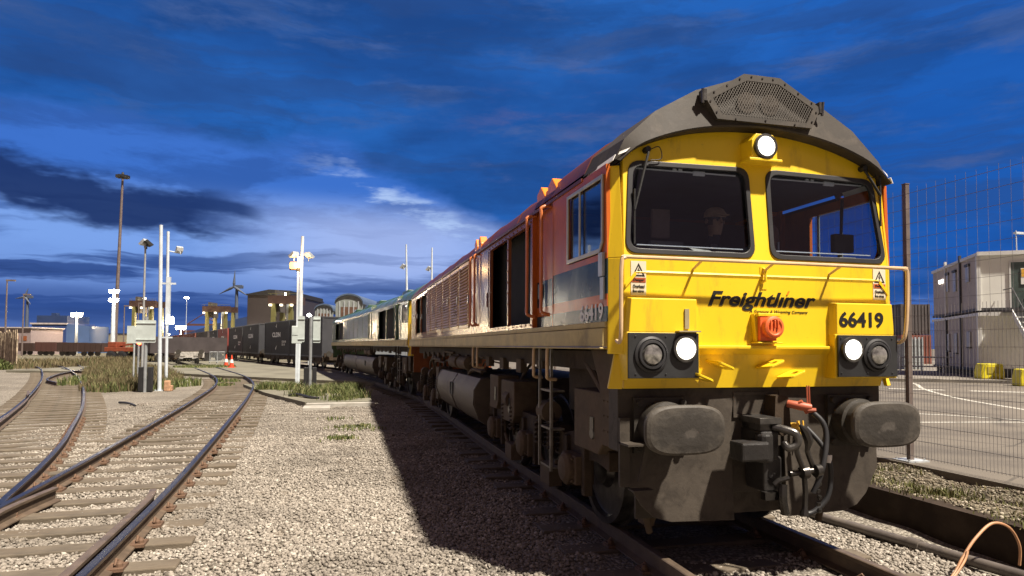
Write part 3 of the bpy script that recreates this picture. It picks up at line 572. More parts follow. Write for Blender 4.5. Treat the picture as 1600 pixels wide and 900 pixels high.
    for c in (4.2, 8.0, 10.2, 13.0):
        rfx = MB(); rfx.prism([(-.42, 3.66), (-.36, 3.80), (.36, 3.80), (.42, 3.66)], 1, Y(c)-.5, Y(c)+.5); rfx.build('roof_hatch', P['roof'], root, bevel=.02)
    en = MB(); en.box(-1.28, 1.28, yE, yE+.04, 1.4, 3.1); en.prism([(x, z) for x, z in prof], 1, yE+.001, yE+.03)
    en.box(-1.2, 1.2, yE+.04, yE+.1, .86, 1.45); en.build('rear_end', P['body'], root)
    for s in (-1, 1):
        b = MB(); b.lathe([(0, .19), (.16, .19), (.17, .15), (.36, .15)], (.865*s, yE+.1, 1.055), (0, 1, 0), 18); b.prism(rrect(.865*s-.3, .865*s+.3, .88, 1.24, .12), 1, yE+.45, yE+.5); b.build('buffer', buffm, root)
    # interior
    it = MB(); it.box(-1.25, 1.25, .42, 2.42, 1.66, 1.70); it.box(-1.22, 1.22, 2.38, 2.42, 1.7, 3.06); it.box(-1.24, 1.24, .45, 2.42, 3.10, 3.12)
    ci = it.build('cab_interior', mat('cab_lining', (.055, .05, .055), .8, var=.3), root)
    fl = MB(); fl.box(-1.1, 1.1, .7, Y(15), 1.45, 1.62); fl.box(-.9, .9, .65, 2.4, 1.0, 1.45); fl.build('underframe', under, root)
    if detail:
        dk = MB(); dk.prism([(.46, 2.33), (.46, 2.37), (.60, 2.39), (.86, 2.36), (.86, 2.28)], 0, -1.15, 1.15); dk.box(-1.1, 1.1, .50, .8, 1.70, 2.28); dk.build('driving_desk', mat('desk_grey', (.10, .10, .105), .6), ci, bevel=.01)
        cp = MB(); cp.box(-.62, -.20, 1.30, 1.55, 1.75, 2.58); cp.box(-.50, -.32, 1.26, 1.30, 2.66, 2.93); cp.build('cab_locker', mat('locker_brown', (.20, .13, .11), .6), ci, bevel=.01)
        ct = MB(); ct.box(-.75, -.45, .78, .84, 2.38, 2.55); ct.box(.1, .38, .70, .76, 2.38, 2.52); ct.tube([(-.2, .75, 2.36), (-.2, .72, 2.50)], .015, 6); ct.lathe([(0, .03), (.03, .03)], (-.2, .72, 2.5), (0, 0, 1), 10); ct.build('control_panel', MATS['desk_grey'], ci, bevel=.008)
        mo = MB(); mo.box(.93, 1.13, .62, .68, 2.50, 2.66); mo.tube([(1.03, .68, 2.36), (1.03, .68, 2.52)], .02, 8); mo.tube([(1.06, .70, 2.6), (1.10, .72, 3.0)], .015, 6); mo.build('cab_monitor', blk, ci, bevel=.012)
        pa = MB(); pa.add([(-.46, .46, 2.385), (-.25, .46, 2.385), (-.33, .60, 2.46), (-.50, .60, 2.47)], [(0, 1, 2, 3)]); pa.box(-.35, -.15, .44, .46, 2.375, 2.425); pa.box(.84, 1.0, .46, .52, 2.385, 2.43); pa.build('papers', mat('paper', (.55, .50, .38), .7), ci)
        st_ = MB(); st_.prism(rrect(.70, 1.0, 2.25, 2.90, .1), 1, 1.45, 1.58); st_.box(.68, 1.02, 1.1, 1.55, 2.15, 2.27); st_.box(.81, .89, 1.25, 1.4, 1.7, 2.15); st_.build('cab_seat', mat('seat_brown', (.24, .10, .07), .8), ci, bevel=.03)
        st_ = MB(); st_.prism(rrect(-.08, .34, 2.15, 2.62, .08), 1, 1.52, 1.62); st_.box(-.08, .34, 1.1, 1.55, 2.03, 2.13); st_.box(.09, .17, 1.35, 1.5, 1.7, 2.05); st_.build('driver_seat', mat('seat_dark', (.04, .04, .06), .8), ci, bevel=.03)
        li = MB(); li.box(-.4, .9, 1.9, 1.95, 2.4, 2.45); li.tube([(.60, .95, 2.37), (.60, .95, 2.62)], .012, 6); li.tube([(.57, 1.15, 2.3), (.57, 1.15, 2.95)], .012, 6); li.build('cab_fittings', steel, ci)
    # --- tank, bogies, underframe boxes
    bogie(root, [1.62, 3.2, 4.78] if k < 1.2 else [2.2, 4.2, 6.1], detail, under, under2)
    bogie(root, [Y(10.95), Y(12.5), Y(14.05)] if k < 1.2 else [L-6.5, L-4.6, L-2.7], detail, under, under2)
    ty0, ty1 = (5.55, 9.75) if k < 1.2 else (7.2, L-7.6)
    tp = [(-1.20, 1.16), (-1.30, 1.0), (-1.31, .78), (-1.22, .55), (-1.02, .40), (-.8, .34)]
    tk = MB(); tk.prism(tp+[(-x, z) for x, z in tp[::-1]], 1, ty0, ty1)
    for yy in (ty0+.02, (ty0+ty1)/2, ty1-.07): tk.prism([(x*1.012, z-.006) for x, z in tp]+[(x*.9, z+.02) for x, z in tp[::-1]], 1, yy, yy+.05)
    to = tk.build('fuel_tank', mat('tank_grime', (.095, .072, .048), .6, var=.3, scale=2, dirt=(.05, .036, .025), damt=.6, bump=.15), root, smooth=True)
    gg = MB()
    for q in (0, .22): gg.box(-1.325, -1.305, ty0+2.0+q, ty0+2.1+q, .78, 1.0)
    gg.build('tank_gauge', blk, to)
    for yy in (ty0+1.3, ty0+2.3):
        ar = MB(); ar.lathe([(0, .05), (.03, .12), (.8, .12), (.84, .05)], (-1.12, yy, 1.36), (0, 1, 0), 18); ar.build('air_reservoir', under2, root, smooth=True)
    ub = [(.82, 1.50, .76, 1.28, 1.17), (3.62, 4.3, .70, 1.22, 1.19), (4.45, 4.95, .80, 1.26, 1.2), (ty1+.1, ty1+.5, .5, 1.2, 1.25)] if k < 1.2 else [(1.2, 1.9, .76, 1.28, 1.17), (4.6, 5.2, .7, 1.22, 1.2), (5.9, 6.5, .8, 1.25, 1.2), (ty1+.1, ty1+.6, .5, 1.2, 1.25)]
    for (a, b, z0, z1, xx) in ub:
        for s in ((-1, 1) if detail else (-1,)):
            q = MB(); q.prism([(a, z0+.10), (a, z1), (b, z1), (b, z0), (a+.1, z0)], 0, xx*s, (xx-.3)*s); qo = q.build('sand_box' if a < 2 else 'equipment_box', under2, root, bevel=.012)
            pt = MB(); pt.lathe([(0, .05), (.012, .045)], (xx*s, (a+b)/2-.12, z0+.16), (s, 0, 0), 12); pt.box(min(xx*s, xx*s+.01*s), max(xx*s, xx*s+.01*s), (a+b)/2-.16, (a+b)/2-.08, z0+.14, z0+.3); pt.build('filler_cap', dsteel, qo)
    yl = 2.06
    for s in (-1, 1):
        lad = MB()
        for y in (yl-.03, yl+.36): lad.box(1.22*s-.012, 1.22*s+.012, y-.015, y+.015, .42, 1.64)
        for z in (.44, .82, 1.2): lad.box(min(1.22*s, 1.08*s), max(1.22*s, 1.08*s), yl-.03, yl+.36, z, z+.02)
        lad.build('cab_steps', mat('step_edge', (.17, .15, .12), .5, var=.4, scale=8), root)
    for s in (-1, 1):
        ck = MB(); ck.prism([(.55, 1.63), (.50, 1.30), (.62, .86), (.82, .86), (.86, 1.34), (1.05, 1.63)], 0, 1.14*s, 1.18*s)
        for z in (1.22, 1.1, .98):
            for y in (.62, .68, .76): ck.lathe([(0, .01), (.008, .008)], (1.18*s, y, z), (s, 0, 0), 6)
        ck.tube([(1.05*s, 1.62, 1.6), (1.12*s, .85, 1.25)], .035, 8); ck.build('corner_bracket', under2, root, bevel=.005)
        gi = MB(); gi.prism([(.78, .92), (.70, .35), (.80, .18), (.95, .18), (.98, .92)], 0, .72*s, .80*s); gi.tube([(.9*s, .75, .8), (.88*s, .72, .45), (.8*s, .72, .15)], .03, 8); gi.build('rail_guard', under2, root, bevel=.01)
    pi = MB(); rr = random.Random(3)
    for i in range(16 if detail else 8):
        y0_ = rr.uniform(2.5, L-3); z = rr.uniform(1.25, 1.55); x = -rr.uniform(.95, 1.2)
        pi.tube(bez([(x, y0_, z), (x, y0_+rr.uniform(.4, 1.4), z), (x+.05, y0_+1.5, z-rr.uniform(.05, .3)), (x+.1, y0_+1.6, .95)], 4), rr.uniform(.012, .03), 6)
    for yy in np.arange(2.6, L-2, .9):
        pi.box(-1.14, -1.06, yy, yy+.22, 1.28+rr.uniform(0, .15), 1.5)
    pi.build('pipework', under2, root)
    return root
bufface = mat('worn_buffer_face', (.068, .06, .05), .6, var=.2, scale=5, spec=.3, dirt=(.045, .038, .03), damt=.4, dscale=6, bump=.35, bscale=14)
n = bufface.node_tree; b_ = n.nodes['Principled BSDF']; tc_ = n.nodes.new('ShaderNodeTexCoord'); sx = n.nodes.new('ShaderNodeSeparateXYZ'); n.links.new(tc_.outputs['Object'], sx.inputs[0])
px_ = (X(n, sx.outputs[0]).abs()-.845)/.21; pz_ = (X(n, sx.outputs[2])-1.055)/.105; rr_ = (px_*px_+pz_*pz_)._m('POWER', .5)+(noise(n, X(n, tc_.outputs['Object']), 7, 6, .65)-.5)*2.4
oc = b_.inputs['Base Color'].links[0].from_socket; gm = mixc(n, rr_.step(1.75, .9)*.85, X(n, oc), (.028, .025, .022)); gm = mixc(n, rr_.step(.35, .1)*.6, gm, (.09, .08, .07)); n.links.new(gm.o, b_.inputs['Base Color'])
PAINT1 = dict(nose=yellow, visor=visor, cab=orange, low=black, body=brown, body2=mat('door_plum_paint', (.15, .06, .05), .2, var=.2, spec=.4), louvre=mat('louvre_lamplit_gold', (.60, .34, .10), .3, var=.25, scale=2, spec=.5, dirt=(.14, .06, .03), damt=.3), roof=roofp, sole=khaki, frail=tan, srail=rail_or, grab=oran, gutter=roofp)  # louvres coloured golden so the lamp reflections sit in the base colour
make_loco(16.0, PAINT1, True, 'diesel_locomotive', 'orange and yellow freight locomotive in the foreground, headlamps lit, standing on the near right track', None)
green = mat('green_body_paint', (.075, .115, .06), .24, var=.2, scale=2, dirt=(.05, .05, .035), damt=.4, spec=.35, bump=.05, bscale=6)
PAINT2 = dict(nose=yellow, visor=mat('green_roof_paint', (.035, .085, .05), .4, var=.2, coat=.3), cab=green, low=green, body=green, body2=green, louvre=mat('green_louvre_paint', (.20, .25, .14), .35, var=.2, coat=.25), roof=MATS['green_roof_paint'], sole=khaki, frail=tan, srail=green, grab=green, gutter=green)
lo2 = make_loco(25.2, PAINT2, False, 'diesel_locomotive', 'dark green freight locomotive coupled behind the orange one, between it and the grey containers', None)
LO2_A = Vector((0.02, 16.05, 0)); lo2.location = LO2_A; lo2.rotation_euler = (0, 0, .113)
#PART3
# ================================================================== ground
def gravel_mat(name, c1, c2, c3, sc, bump, patch=None):
    M = bpy.data.materials.new(name); M.use_nodes = True; n = M.node_tree; b = n.nodes['Principled BSDF']; b.inputs['Roughness'].default_value = .9; b.inputs['Specular IOR Level'].default_value = .2
    g = n.nodes.new('ShaderNodeNewGeometry'); v = X(n, g.outputs['Position'])
    vo = n.nodes.new('ShaderNodeTexVoronoi'); vo.inputs['Scale'].default_value = sc; n.links.new(v.o, vo.inputs['Vector'])
    se = n.nodes.new('ShaderNodeSeparateColor'); n.links.new(vo.outputs['Color'], se.inputs[0]); cell = X(n, se.outputs[0]); dist = X(n, vo.outputs['Distance'])
    c = mixc(n, cell, c1, c2); c = mixc(n, X(n, se.outputs[1]).step(.72, .9), c, c3)
    c = mixc(n, dist.step(.38, .75)*.6, c, tuple(x*.3 for x in c1))
    l = noise(n, v, .35, 6, .6); c = mixc(n, l.step(.42, .62)*.45, c, tuple(x*.62 for x in c1))
    l2 = noise(n, v, .9, 7, .65)
    if patch: c = mixc(n, l2.step(.52, .68)*.75, c, patch)
    n.links.new(c.o, b.inputs['Base Color'])
    bp = n.nodes.new('ShaderNodeBump'); bp.inputs['Strength'].default_value = bump; bp.inputs['Distance'].default_value = .03
    h = (1-dist)+noise(n, v, sc*.25, 3)*.8; n.links.new(h.o, bp.inputs['Height']); n.links.new(bp.outputs[0], b.inputs['Normal']); return M
grav = gravel_mat('limestone_ballast', (.17, .15, .122), (.28, .25, .207), (.35, .32, .27), 34, .7)
earth = gravel_mat('yard_earth', (.11, .097, .066), (.19, .17, .12), (.25, .23, .17), 16, .6, patch=(.085, .09, .04))
verge = gravel_mat('mossy_gravel', (.11, .095, .065), (.21, .18, .13), (.32, .28, .21), 28, .9, patch=(.075, .085, .025))
def surf_mat(name, c, patch, sc=.6, fine=60):
    M = bpy.data.materials.new(name); M.use_nodes = True; n = M.node_tree; b = n.nodes['Principled BSDF']
    g = n.nodes.new('ShaderNodeNewGeometry'); v = X(n, g.outputs['Position']); a = noise(n, v, sc, 7, .62, .3); f = noise(n, v, fine, 3, .6)
    k = mixc(n, a.step(.4, .66), c, patch); k = mixc(n, f.step(.45, .7)*.35, k, tuple(x*1.5 for x in c)); n.links.new(k.o, b.inputs['Base Color'])
    b.inputs['Roughness'].default_value = .82; bp = n.nodes.new('ShaderNodeBump'); bp.inputs['Strength'].default_value = .3; bp.inputs['Distance'].default_value = .01
    n.links.new(f.o, bp.inputs['Height']); n.links.new(bp.outputs[0], b.inputs['Normal']); return M
tarm = surf_mat('worn_tarmac', (.130, .112, .088), (.072, .062, .050), .45)
n = tarm.node_tree; b_ = n.nodes['Principled BSDF']; g_ = n.nodes.new('ShaderNodeNewGeometry'); s_ = n.nodes.new('ShaderNodeSeparateXYZ'); n.links.new(g_.outputs['Position'], s_.inputs[0])
ux, uy = X(n, s_.outputs[0]), X(n, s_.outputs[1]); pos_ = X(n, g_.outputs['Position']); arc_ = (((ux-30)*(ux-30)+(uy+14)*(uy+14))._m('POWER', .5)+noise(n, pos_, .2, 2)*1.5)
tyre = ((arc_._m('MODULO', 3.1)-1.5).abs().step(.28, .05))*noise(n, pos_, .5, 5).step(.42, .6)
cr_v = n.nodes.new('ShaderNodeTexVoronoi'); cr_v.feature = 'DISTANCE_TO_EDGE'; cr_v.inputs['Scale'].default_value = .55; n.links.new((pos_).o, cr_v.inputs['Vector']); crk = X(n, cr_v.outputs['Distance']).step(.012, .004)*noise(n, pos_, .35, 3).step(.45, .55)
oc_ = X(n, b_.inputs['Base Color'].links[0].from_socket); k_ = mixc(n, tyre*.5, oc_, (.045, .038, .032)); k_ = mixc(n, crk*.7, k_, (.03, .026, .02)); n.links.new(k_.o, b_.inputs['Base Color'])
pave = surf_mat('dusty_crossing_pavement', (.165, .155, .115), (.105, .097, .07), .45, 40)
def sheet(name, pts, z, mt, kind='structure'):
    mb = MB(); mb.add([(x, y, z) for x, y in pts], [tuple(range(len(pts)))]); return tag(mb.build(name, mt), kind=kind)
def sheet_thick(name, pts, z0, z1, mt):
    mb = MB(); mb.prism(pts, 2, z0, z1); return tag(mb.build(name, mt), kind='structure')
# far ground as one great sheet, nearer ballast as a gently uneven grid a little above it
sheet('ground', [(-3000, -400), (3000, -400), (3000, 3500), (-3000, 3500)], -.30, earth)
gx = np.concatenate([np.arange(-34, -8, .5), np.arange(-8, 2.4, .13), [2.42]]); gy = np.concatenate([np.arange(-6, 12, .13), np.arange(12, 34, .5), np.arange(34, 74, 2)])
def gh(x, y): return -.195+.012*np.sin(x*2.1+y*1.3)+.010*np.sin(x*5.3-y*3.1)+.008*np.sin(y*7.7+x*1.7)
GXm, GYm = np.meshgrid(gx, gy, indexing='ij'); GZ = gh(GXm, GYm); nx, ny = GXm.shape
mb = MB(); mb.v = [tuple(t) for t in np.stack([GXm, GYm, GZ], -1).reshape(-1, 3)]; mb.f = [(i*ny+j, (i+1)*ny+j, (i+1)*ny+j+1, i*ny+j+1) for i in range(nx-1) for j in range(ny-1)]; mb.mi = [0]*len(mb.f)
tag(mb.build('ballast_bed', grav, smooth=True), kind='structure')
sheet('yard_ground', [(-140, 60), (-34.2, 22), (-34.2, 73.9), (-2, 73.9), (6, 20), (90, 20), (260, 700), (-400, 700)], -.235, earth)
# loose stones near the viewer: thousands of small lumps, one object
def stones(name, n, fn, mt, s0=.010, s1=.020):
    t = (1+5**.5)/2; ic = np.array([(-1, t, 0), (1, t, 0), (-1, -t, 0), (1, -t, 0), (0, -1, t), (0, 1, t), (0, -1, -t), (0, 1, -t), (t, 0, -1), (t, 0, 1), (-t, 0, -1), (-t, 0, 1)])/1.9
    fc = np.array([(0, 11, 5), (0, 5, 1), (0, 1, 7), (0, 7, 10), (0, 10, 11), (1, 5, 9), (5, 11, 4), (11, 10, 2), (10, 7, 6), (7, 1, 8), (3, 9, 4), (3, 4, 2), (3, 2, 6), (3, 6, 8), (3, 8, 9), (4, 9, 5), (2, 4, 11), (6, 2, 10), (8, 6, 7), (9, 8, 1)])
    P = fn(n); n = len(P); s = rng.uniform(s0, s1, (n, 1, 1))*np.where(rng.random((n, 1, 1)) > .93, 1.45, 1); v = ic[None]*s*rng.uniform(.65, 1.3, (n, 1, 3))*(1+rng.uniform(-.25, .25, (n, 12, 1)))
    a = rng.uniform(0, 6.28, n); ca, sa = np.cos(a)[:, None], np.sin(a)[:, None]; x = v[..., 0]*ca-v[..., 1]*sa; y = v[..., 0]*sa+v[..., 1]*ca
    V = np.stack([x, y, v[..., 2]*.8], -1)+P[:, None, :]; V = V.reshape(-1, 3); F = (fc[None]+np.arange(n)[:, None, None]*12).reshape(-1, 3)
    me = bpy.data.meshes.new(name); me.vertices.add(len(V)); me.vertices.foreach_set('co', V.ravel()); me.loops.add(F.size); me.loops.foreach_set('vertex_index', F.ravel().astype(np.int32))
    me.polygons.add(len(F)); me.polygons.foreach_set('loop_start', np.arange(0, F.size, 3, dtype=np.int32)); me.polygons.foreach_set('loop_total', np.full(len(F), 3, dtype=np.int32)); me.update(calc_edges=True); me.materials.append(mt)
    o = bpy.data.objects.new(name, me); COL.objects.link(o); return tag(o, kind='stuff')
def stone_mat(name, a, b, c, d):
    M = bpy.data.materials.new(name); M.use_nodes = True; n = M.node_tree; bs = n.nodes['Principled BSDF']; g = n.nodes.new('ShaderNodeNewGeometry')
    r = X(n, g.outputs['Random Per Island']); k = mixc(n, r, a, b); k = mixc(n, r.step(.86, .9), k, c); k = mixc(n, r.step(.1, .06), k, d)
    l = noise(n, X(n, g.outputs['Position']), .5, 5, .6); k = mixc(n, l.step(.45, .62)*.4, k, tuple(x*.6 for x in a)); k = mixc(n, noise(n, X(n, g.outputs['Position']), 1.7, 6, .7).step(.55, .7)*.5, k, (.13, .10, .07))
    n.links.new(k.o, bs.inputs['Base Color']); bs.inputs['Roughness'].default_value = .85; bs.inputs['Specular IOR Level'].default_value = .25; return M
stm = stone_mat('ballast_stone', (.19, .168, .14), (.33, .295, .25), (.42, .385, .33), (.105, .09, .072))
def scat(x0, x1, y0, y1, n):
    x = rng.uniform(x0, x1, n); y = rng.uniform(y0, y1, n); return np.stack([x, y, gh(x, y)+rng.uniform(-.004, .016, n)], -1)
def left_stones(n):
    parts = [scat(-7.6, -1.0, -1.2, 4.5, 62000), scat(-8.5, -1.0, 4.5, 10, 42000), scat(-9.5, -1.3, 10, 19, 22000), scat(-.72, .72, -2.5, .9, 5200), scat(.8, 1.95, -2.6, 4, 14000)]
    P = np.concatenate(parts); onsl = (P[:, 0] > -1.32) & (P[:, 0] < .9) & (((P[:, 1]+.42) % .68) < .24); P[onsl & (rng.random(len(P)) < .93), 2] -= .06
    return P
stones('ballast_stones', 0, left_stones, stm)
# ------------------------------------------------------------------ railway tracks
rust = mat('rusty_rail_side', (.10, .07, .045), .75, var=.3, scale=6, dirt=(.07, .045, .03), damt=.5, bump=.2)
shiny = mat('polished_rail_head', (.20, .19, .18), .38, metal=1, var=.15, scale=4)
dull = mat('dull_rail_head', (.20, .15, .11), .5, metal=.6, var=.3, scale=5)
timber = mat('weathered_timber_sleeper', (.120, .098, .070), .85, var=.3, scale=5, dirt=(.10, .075, .05), damt=.5, dscale=4, bump=.5, bscale=20)
chairm = mat('rusty_chair', (.13, .075, .045), .8, var=.35, scale=10, bump=.3)
def rail(parent, P, head=None, name='rail', h=.16):
    P = bez([(x, y, 0) for x, y in P], 10); prof = [(-.07, -h), (.07, -h), (.068, -h+.012), (.012, -h+.032), (.012, -.045), (.034, -.034), (.036, -.006), (.028, 0), (-.028, 0), (-.036, -.006), (-.034, -.034), (-.012, -.045), (-.012, -h+.032), (-.068, -h+.012)]
    m_ = MB(); n = len(prof); vs = []
    for i, p in enumerate(P):
        t = (P[min(i+1, len(P)-1)]-P[max(i-1, 0)]).normalized(); nn = Vector((t.y, -t.x, 0))
        vs += [p+nn*a+Vector((0, 0, b)) for a, b in prof]
    fs = []; mi = []
    for i in range(len(P)-1):
        for k in range(n): fs.append((i*n+k, i*n+(k+1) % n, (i+1)*n+(k+1) % n, (i+1)*n+k)); mi.append(1 if k in (6, 7, 8) else 0)
    m_.add(vs, fs); m_.mi = mi; m_.add([vs[j] for j in range(n)], [tuple(range(n))]); m_.add(vs[-n:], [tuple(range(n))])
    return m_.build(name, [rust, head or shiny], parent)
def sleeper_set(parent, places, ln=2.6, near=0):
    b = MB(); b.box(-ln/2, ln/2, -.125, .125, -.30, -.158); base = b.build('sleeper', timber, parent, bevel=.012)
    c = MB(); c.box(-.13, .13, -.08, .08, -.159, -.135)
    for q in (-.095, .095): c.lathe([(0, .028), (.03, .026), (.045, .014)], (q, -.03, -.135), (0, 0, 1), 8); c.box(q-.03, q+.03, -.05, .06, -.135, -.12); c.tube([(q, .05, -.13), (q*.7, .02, -.09), (q*.75, -.04, -.12)], .011, 6)
    ch = c.build('rail_chair', chairm, None, bevel=.003); first = True; used = False
    for i, (x, y, a, k) in enumerate(places):
        o = base if first else base.copy()
        if not first: COL.objects.link(o); o.parent = parent
        first = False; o.location = (x, y, random.uniform(-.012, .006)); o.rotation_euler = (0, 0, a+random.uniform(-.012, .012)); o.scale = (k, random.uniform(.9, 1.1), 1)
        if i < near:
            for s in (-1, 1):
                d = ch if not used else ch.copy()
                if used: COL.objects.link(d)
                used = True; d.parent = o; d.location = (.7525*s/k, 0, 0); d.scale = (1/k, 1, 1)
    if not used: bpy.data.objects.remove(ch)
def along(P, step, start=0):
    P = bez([(x, y, 0) for x, y in P], 12); out = []; d = 0; nxt = start
    for a, b in zip(P[:-1], P[1:]):
        L_ = (b-a).length
        while nxt < d+L_: t = (nxt-d)/L_; p = a.lerp(b, t); out.append((p.x, p.y, math.atan2(-(b-a).x, (b-a).y))); nxt += step
        d += L_
    return out
def offset(P, o):
    Q = bez([(x, y, 0) for x, y in P], 4); out = []
    for i, p in enumerate(Q): t = (Q[min(i+1, len(Q)-1)]-Q[max(i-1, 0)]).normalized(); out.append((p.x+t.y*o, p.y-t.x*o))
    return out
# track under the locomotives and the container train
CL = [(0, -5), (0, 6), (0, 16), (-.55, 22.5), (-1.5, 30), (-2.9, 40.5), (-5.2, 48), (-8.9, 59.2), (-14.1, 76), (-21.2, 101), (-26.3, 117.5), (-36.5, 149), (-57.5, 217)]
T1 = tag(bpy.data.objects.new('railway_track', None), 'near right railway track the locomotives and container wagons stand on', 'railway track', kind='structure'); COL.objects.link(T1)
rail(T1, offset(CL, -.7525), dull); rail(T1, offset(CL, .7525), dull)
sleeper_set(T1, [(x, y, a, 1) for x, y, a in along(CL[:5], .68, 1.0)][:44], 2.6, 16)
# curving track left of it, with the turnout
RA = [(-6.45, -2.5), (-6.48, .5), (-6.60, 3.63), (-6.81, 6.91), (-7.12, 11.19), (-7.69, 18.42), (-8.45, 25.64), (-9.79, 32.87), (-12.3, 42.3), (-15.6, 54), (-19.2, 66)]
T2 = tag(bpy.data.objects.new('railway_track', None), 'middle railway track curving away left from the bottom edge to the crossing', 'railway track', kind='structure'); COL.objects.link(T2)
RB = offset(RA, 1.47)
rail(T2, RA); rail(T2, RB); CB = offset(RA, .735)
ck_ = [q for q in offset(RA, 1.352) if -2.4 < q[1] < 4.0]; rail(T2, ck_+[(ck_[-1][0]-.07, ck_[-1][1]+.45)], dull, 'check_rail')
rail(T2, [(-6.28, .6), (-6.37, 2.4), (-6.50, 3.4), (-6.44, 4.5)], dull, 'wing_rail')
sl = along(CB, .66, .3); sleeper_set(T2, [((x-1.15, y, a, 1.85) if y < 9.5 else (x, y, a, 1)) for x, y, a in sl if y < 34.5], 2.6, 0)
chs = MB()
def chair_row(P, y1, parent, step=.66):
    c = MB(); c.box(-.14, .14, -.09, .09, -.162, -.130)
    for q in (-.10, .10): c.lathe([(0, .030), (.03, .028), (.05, .014)], (q, -.03, -.135), (0, 0, 1), 8); c.tube([(q, .06, -.13), (q*.62, .02, -.085), (q*.75, -.05, -.12)], .013, 6)
    base = c.build('rail_chair', chairm, parent, bevel=.003); f = True
    for x, y, a in along(P, step, .3):
        if y > y1: break
        o = base if f else base.copy()
        if not f: COL.objects.link(o); o.parent = parent
        f = False; o.location = (x, y, 0); o.rotation_euler = (0, 0, a)
chair_row(RB, 13, T2); chair_row(RA, 13, T2)
# far left track
RC = [(-6.47, 2.2), (-6.62, 3.5), (-6.80, 4.3), (-7.17, 5.93), (-7.72, 8.1), (-8.37, 10.35), (-10.27, 16.53), (-13.7, 26.43), (-18.38, 38.8), (-23.61, 51.21), (-29.86, 62.75)]
T3 = tag(bpy.data.objects.new('railway_track', None), 'leftmost railway track branching off and running to the brown wagons', 'railway track', kind='structure'); COL.objects.link(T3)
RD = [p for p in offset(RC, -1.47) if p[1] > 3]
rail(T3, RC); rail(T3, RD); rail(T3, [(x, y) for x, y in offset([(-9.6, 10.2), (-12.1, 17.9), (-13.9, 22.5)], -.12)], dull, 'guard_rail')
cc = offset(RC, -.735); sleeper_set(T3, [(x, y, a, 1) for x, y, a in along(cc, .66, .3) if 9.4 < y < 56], 2.6, 0)
chair_row([q for q in RC if q[1] > 3.5], 14, T3)
rail(T3, [(-15.2, 28.0), (-16.8, 31.2), (-18.6, 37.5), (-19.6, 43.0), (-20.7, 47), (-24.2, 56)], shiny, 'switch_rail'); rail(T3, [(-16.4, 35.5), (-17.6, 39.5), (-19.4, 42), (-22, 47)], shiny, 'switch_rail')
# ------------------------------------------------------------------ crossing pavement, right-hand yard
sheet_thick('crossing_pavement', [(-9.6, 34.6), (-1.7, 26.5), (-3.2, 36), (-7.6, 50), (-10.8, 60), (-19, 90), (-30, 90), (-21, 60), (-24, 44), (-14.2, 40)], -.3, -.045, pave)
sheet_thick('platform_slab', [(-4.35, 16.5), (-2.35, 16.5), (-2.5, 24.5), (-4.6, 26.5), (-7.5, 26.5), (-6.0, 21)], -.3, -.06, pave)
kb = MB(); kb.box(-4.30, -2.30, 16.15, 16.40, -.26, -.07); kb.box(-4.35, -3.6, 15.3, 16.1, -.26, -.12); tag(kb.build('concrete_kerb', concr, bevel=.015), 'pale concrete kerb and slab end below the weeds beside the locomotive shadow', 'kerb')
wl = MB(); wl.box(2.40, 2.62, -6, 30, -.45, .135); tag(wl.build('retaining_wall', mat('stained_wall', (.045, .033, .024), .9, spec=.15, var=.4, scale=3, dirt=(.03, .022, .018), damt=.6, bump=.4, bscale=10)), 'low dark stained retaining wall right of the pipe', 'wall')
vg = MB(); ax = np.arange(2.50, 4.3, .12); ay = np.arange(-6, 14, .12)
def vh(x, y): return .14+.022*np.sin(x*7+y*2.3)+.018*np.sin(y*5.1-x*3)+.012*np.sin(y*13+x*11)-.05*np.clip((2.62-x)/.12, 0, 1)
vg.v = [(x, y, float(vh(x, y)) if x < 3.9 else .17) for x in ax for y in ay]; ny_ = len(ay); vg.f = [(i*ny_+j, (i+1)*ny_+j, (i+1)*ny_+j+1, i*ny_+j+1) for i in range(len(ax)-1) for j in range(ny_-1)]; vg.mi = [0]*len(vg.f)
tag(vg.build('gravel_verge', verge, smooth=True), kind='structure')
def vst(n): x = rng.uniform(2.5, 3.75, 9000); y = rng.uniform(-3, 6, 9000); return np.stack([x, y, vh(x, y)+.004], -1)
stones('verge_stones', 0, vst, stone_mat('verge_stone', (.14, .115, .08), (.27, .23, .17), (.42, .38, .30), (.08, .07, .05)), .008, .017)
sheet_thick('yard_road', [(3.72, -30), (400, -30), (400, 420), (3.72, 420)], -.28, .2, tarm)
wl_ = mat('road_marking_white', (.50, .48, .42), .7, var=.25, scale=9, dirt=(.16, .145, .12), damt=.5)
def ribbon(name, P, w, z=.205):
    P = bez([(x, y, z) for x, y in P], 10); m_ = MB(); vs = []
    for i, p in enumerate(P):
        t = (P[min(i+1, len(P)-1)]-P[max(i-1, 0)]).normalized(); nn = Vector((t.y, -t.x, 0)); vs += [p+nn*w/2, p-nn*w/2]
    m_.add(vs, [(2*i, 2*i+1, 2*i+3, 2*i+2) for i in range(len(P)-1)]); return tag(m_.build(name, wl_), kind='structure')
ribbon('road_marking', [(26, 28.2), (20.6, 19.2), (17.2, 15.2), (14.4, 11.4), (12.7, 8.1), (11.6, 5.4), (10.4, 1)], .14)
ribbon('road_marking', [(7.0, 9.2), (9.4, 7.6), (10.3, 6.2), (12.0, 3.4)], .12); ribbon('road_marking', [(6.6, 6.6), (8.2, 6.3), (9.9, 5.96), (13.2, 5.0)], .12)
for i in range(3):
    x, y = 15.8+i*1.9, 15.3-i*1.55
    m_ = MB(); m_.add([(x, y, .206), (x+1.35, y-1.05, .206), (x+1.62, y-.72, .206), (x+.27, y+.33, .206)], [(0, 1, 2, 3)]); tag(m_.build('road_marking', wl_), kind='structure')
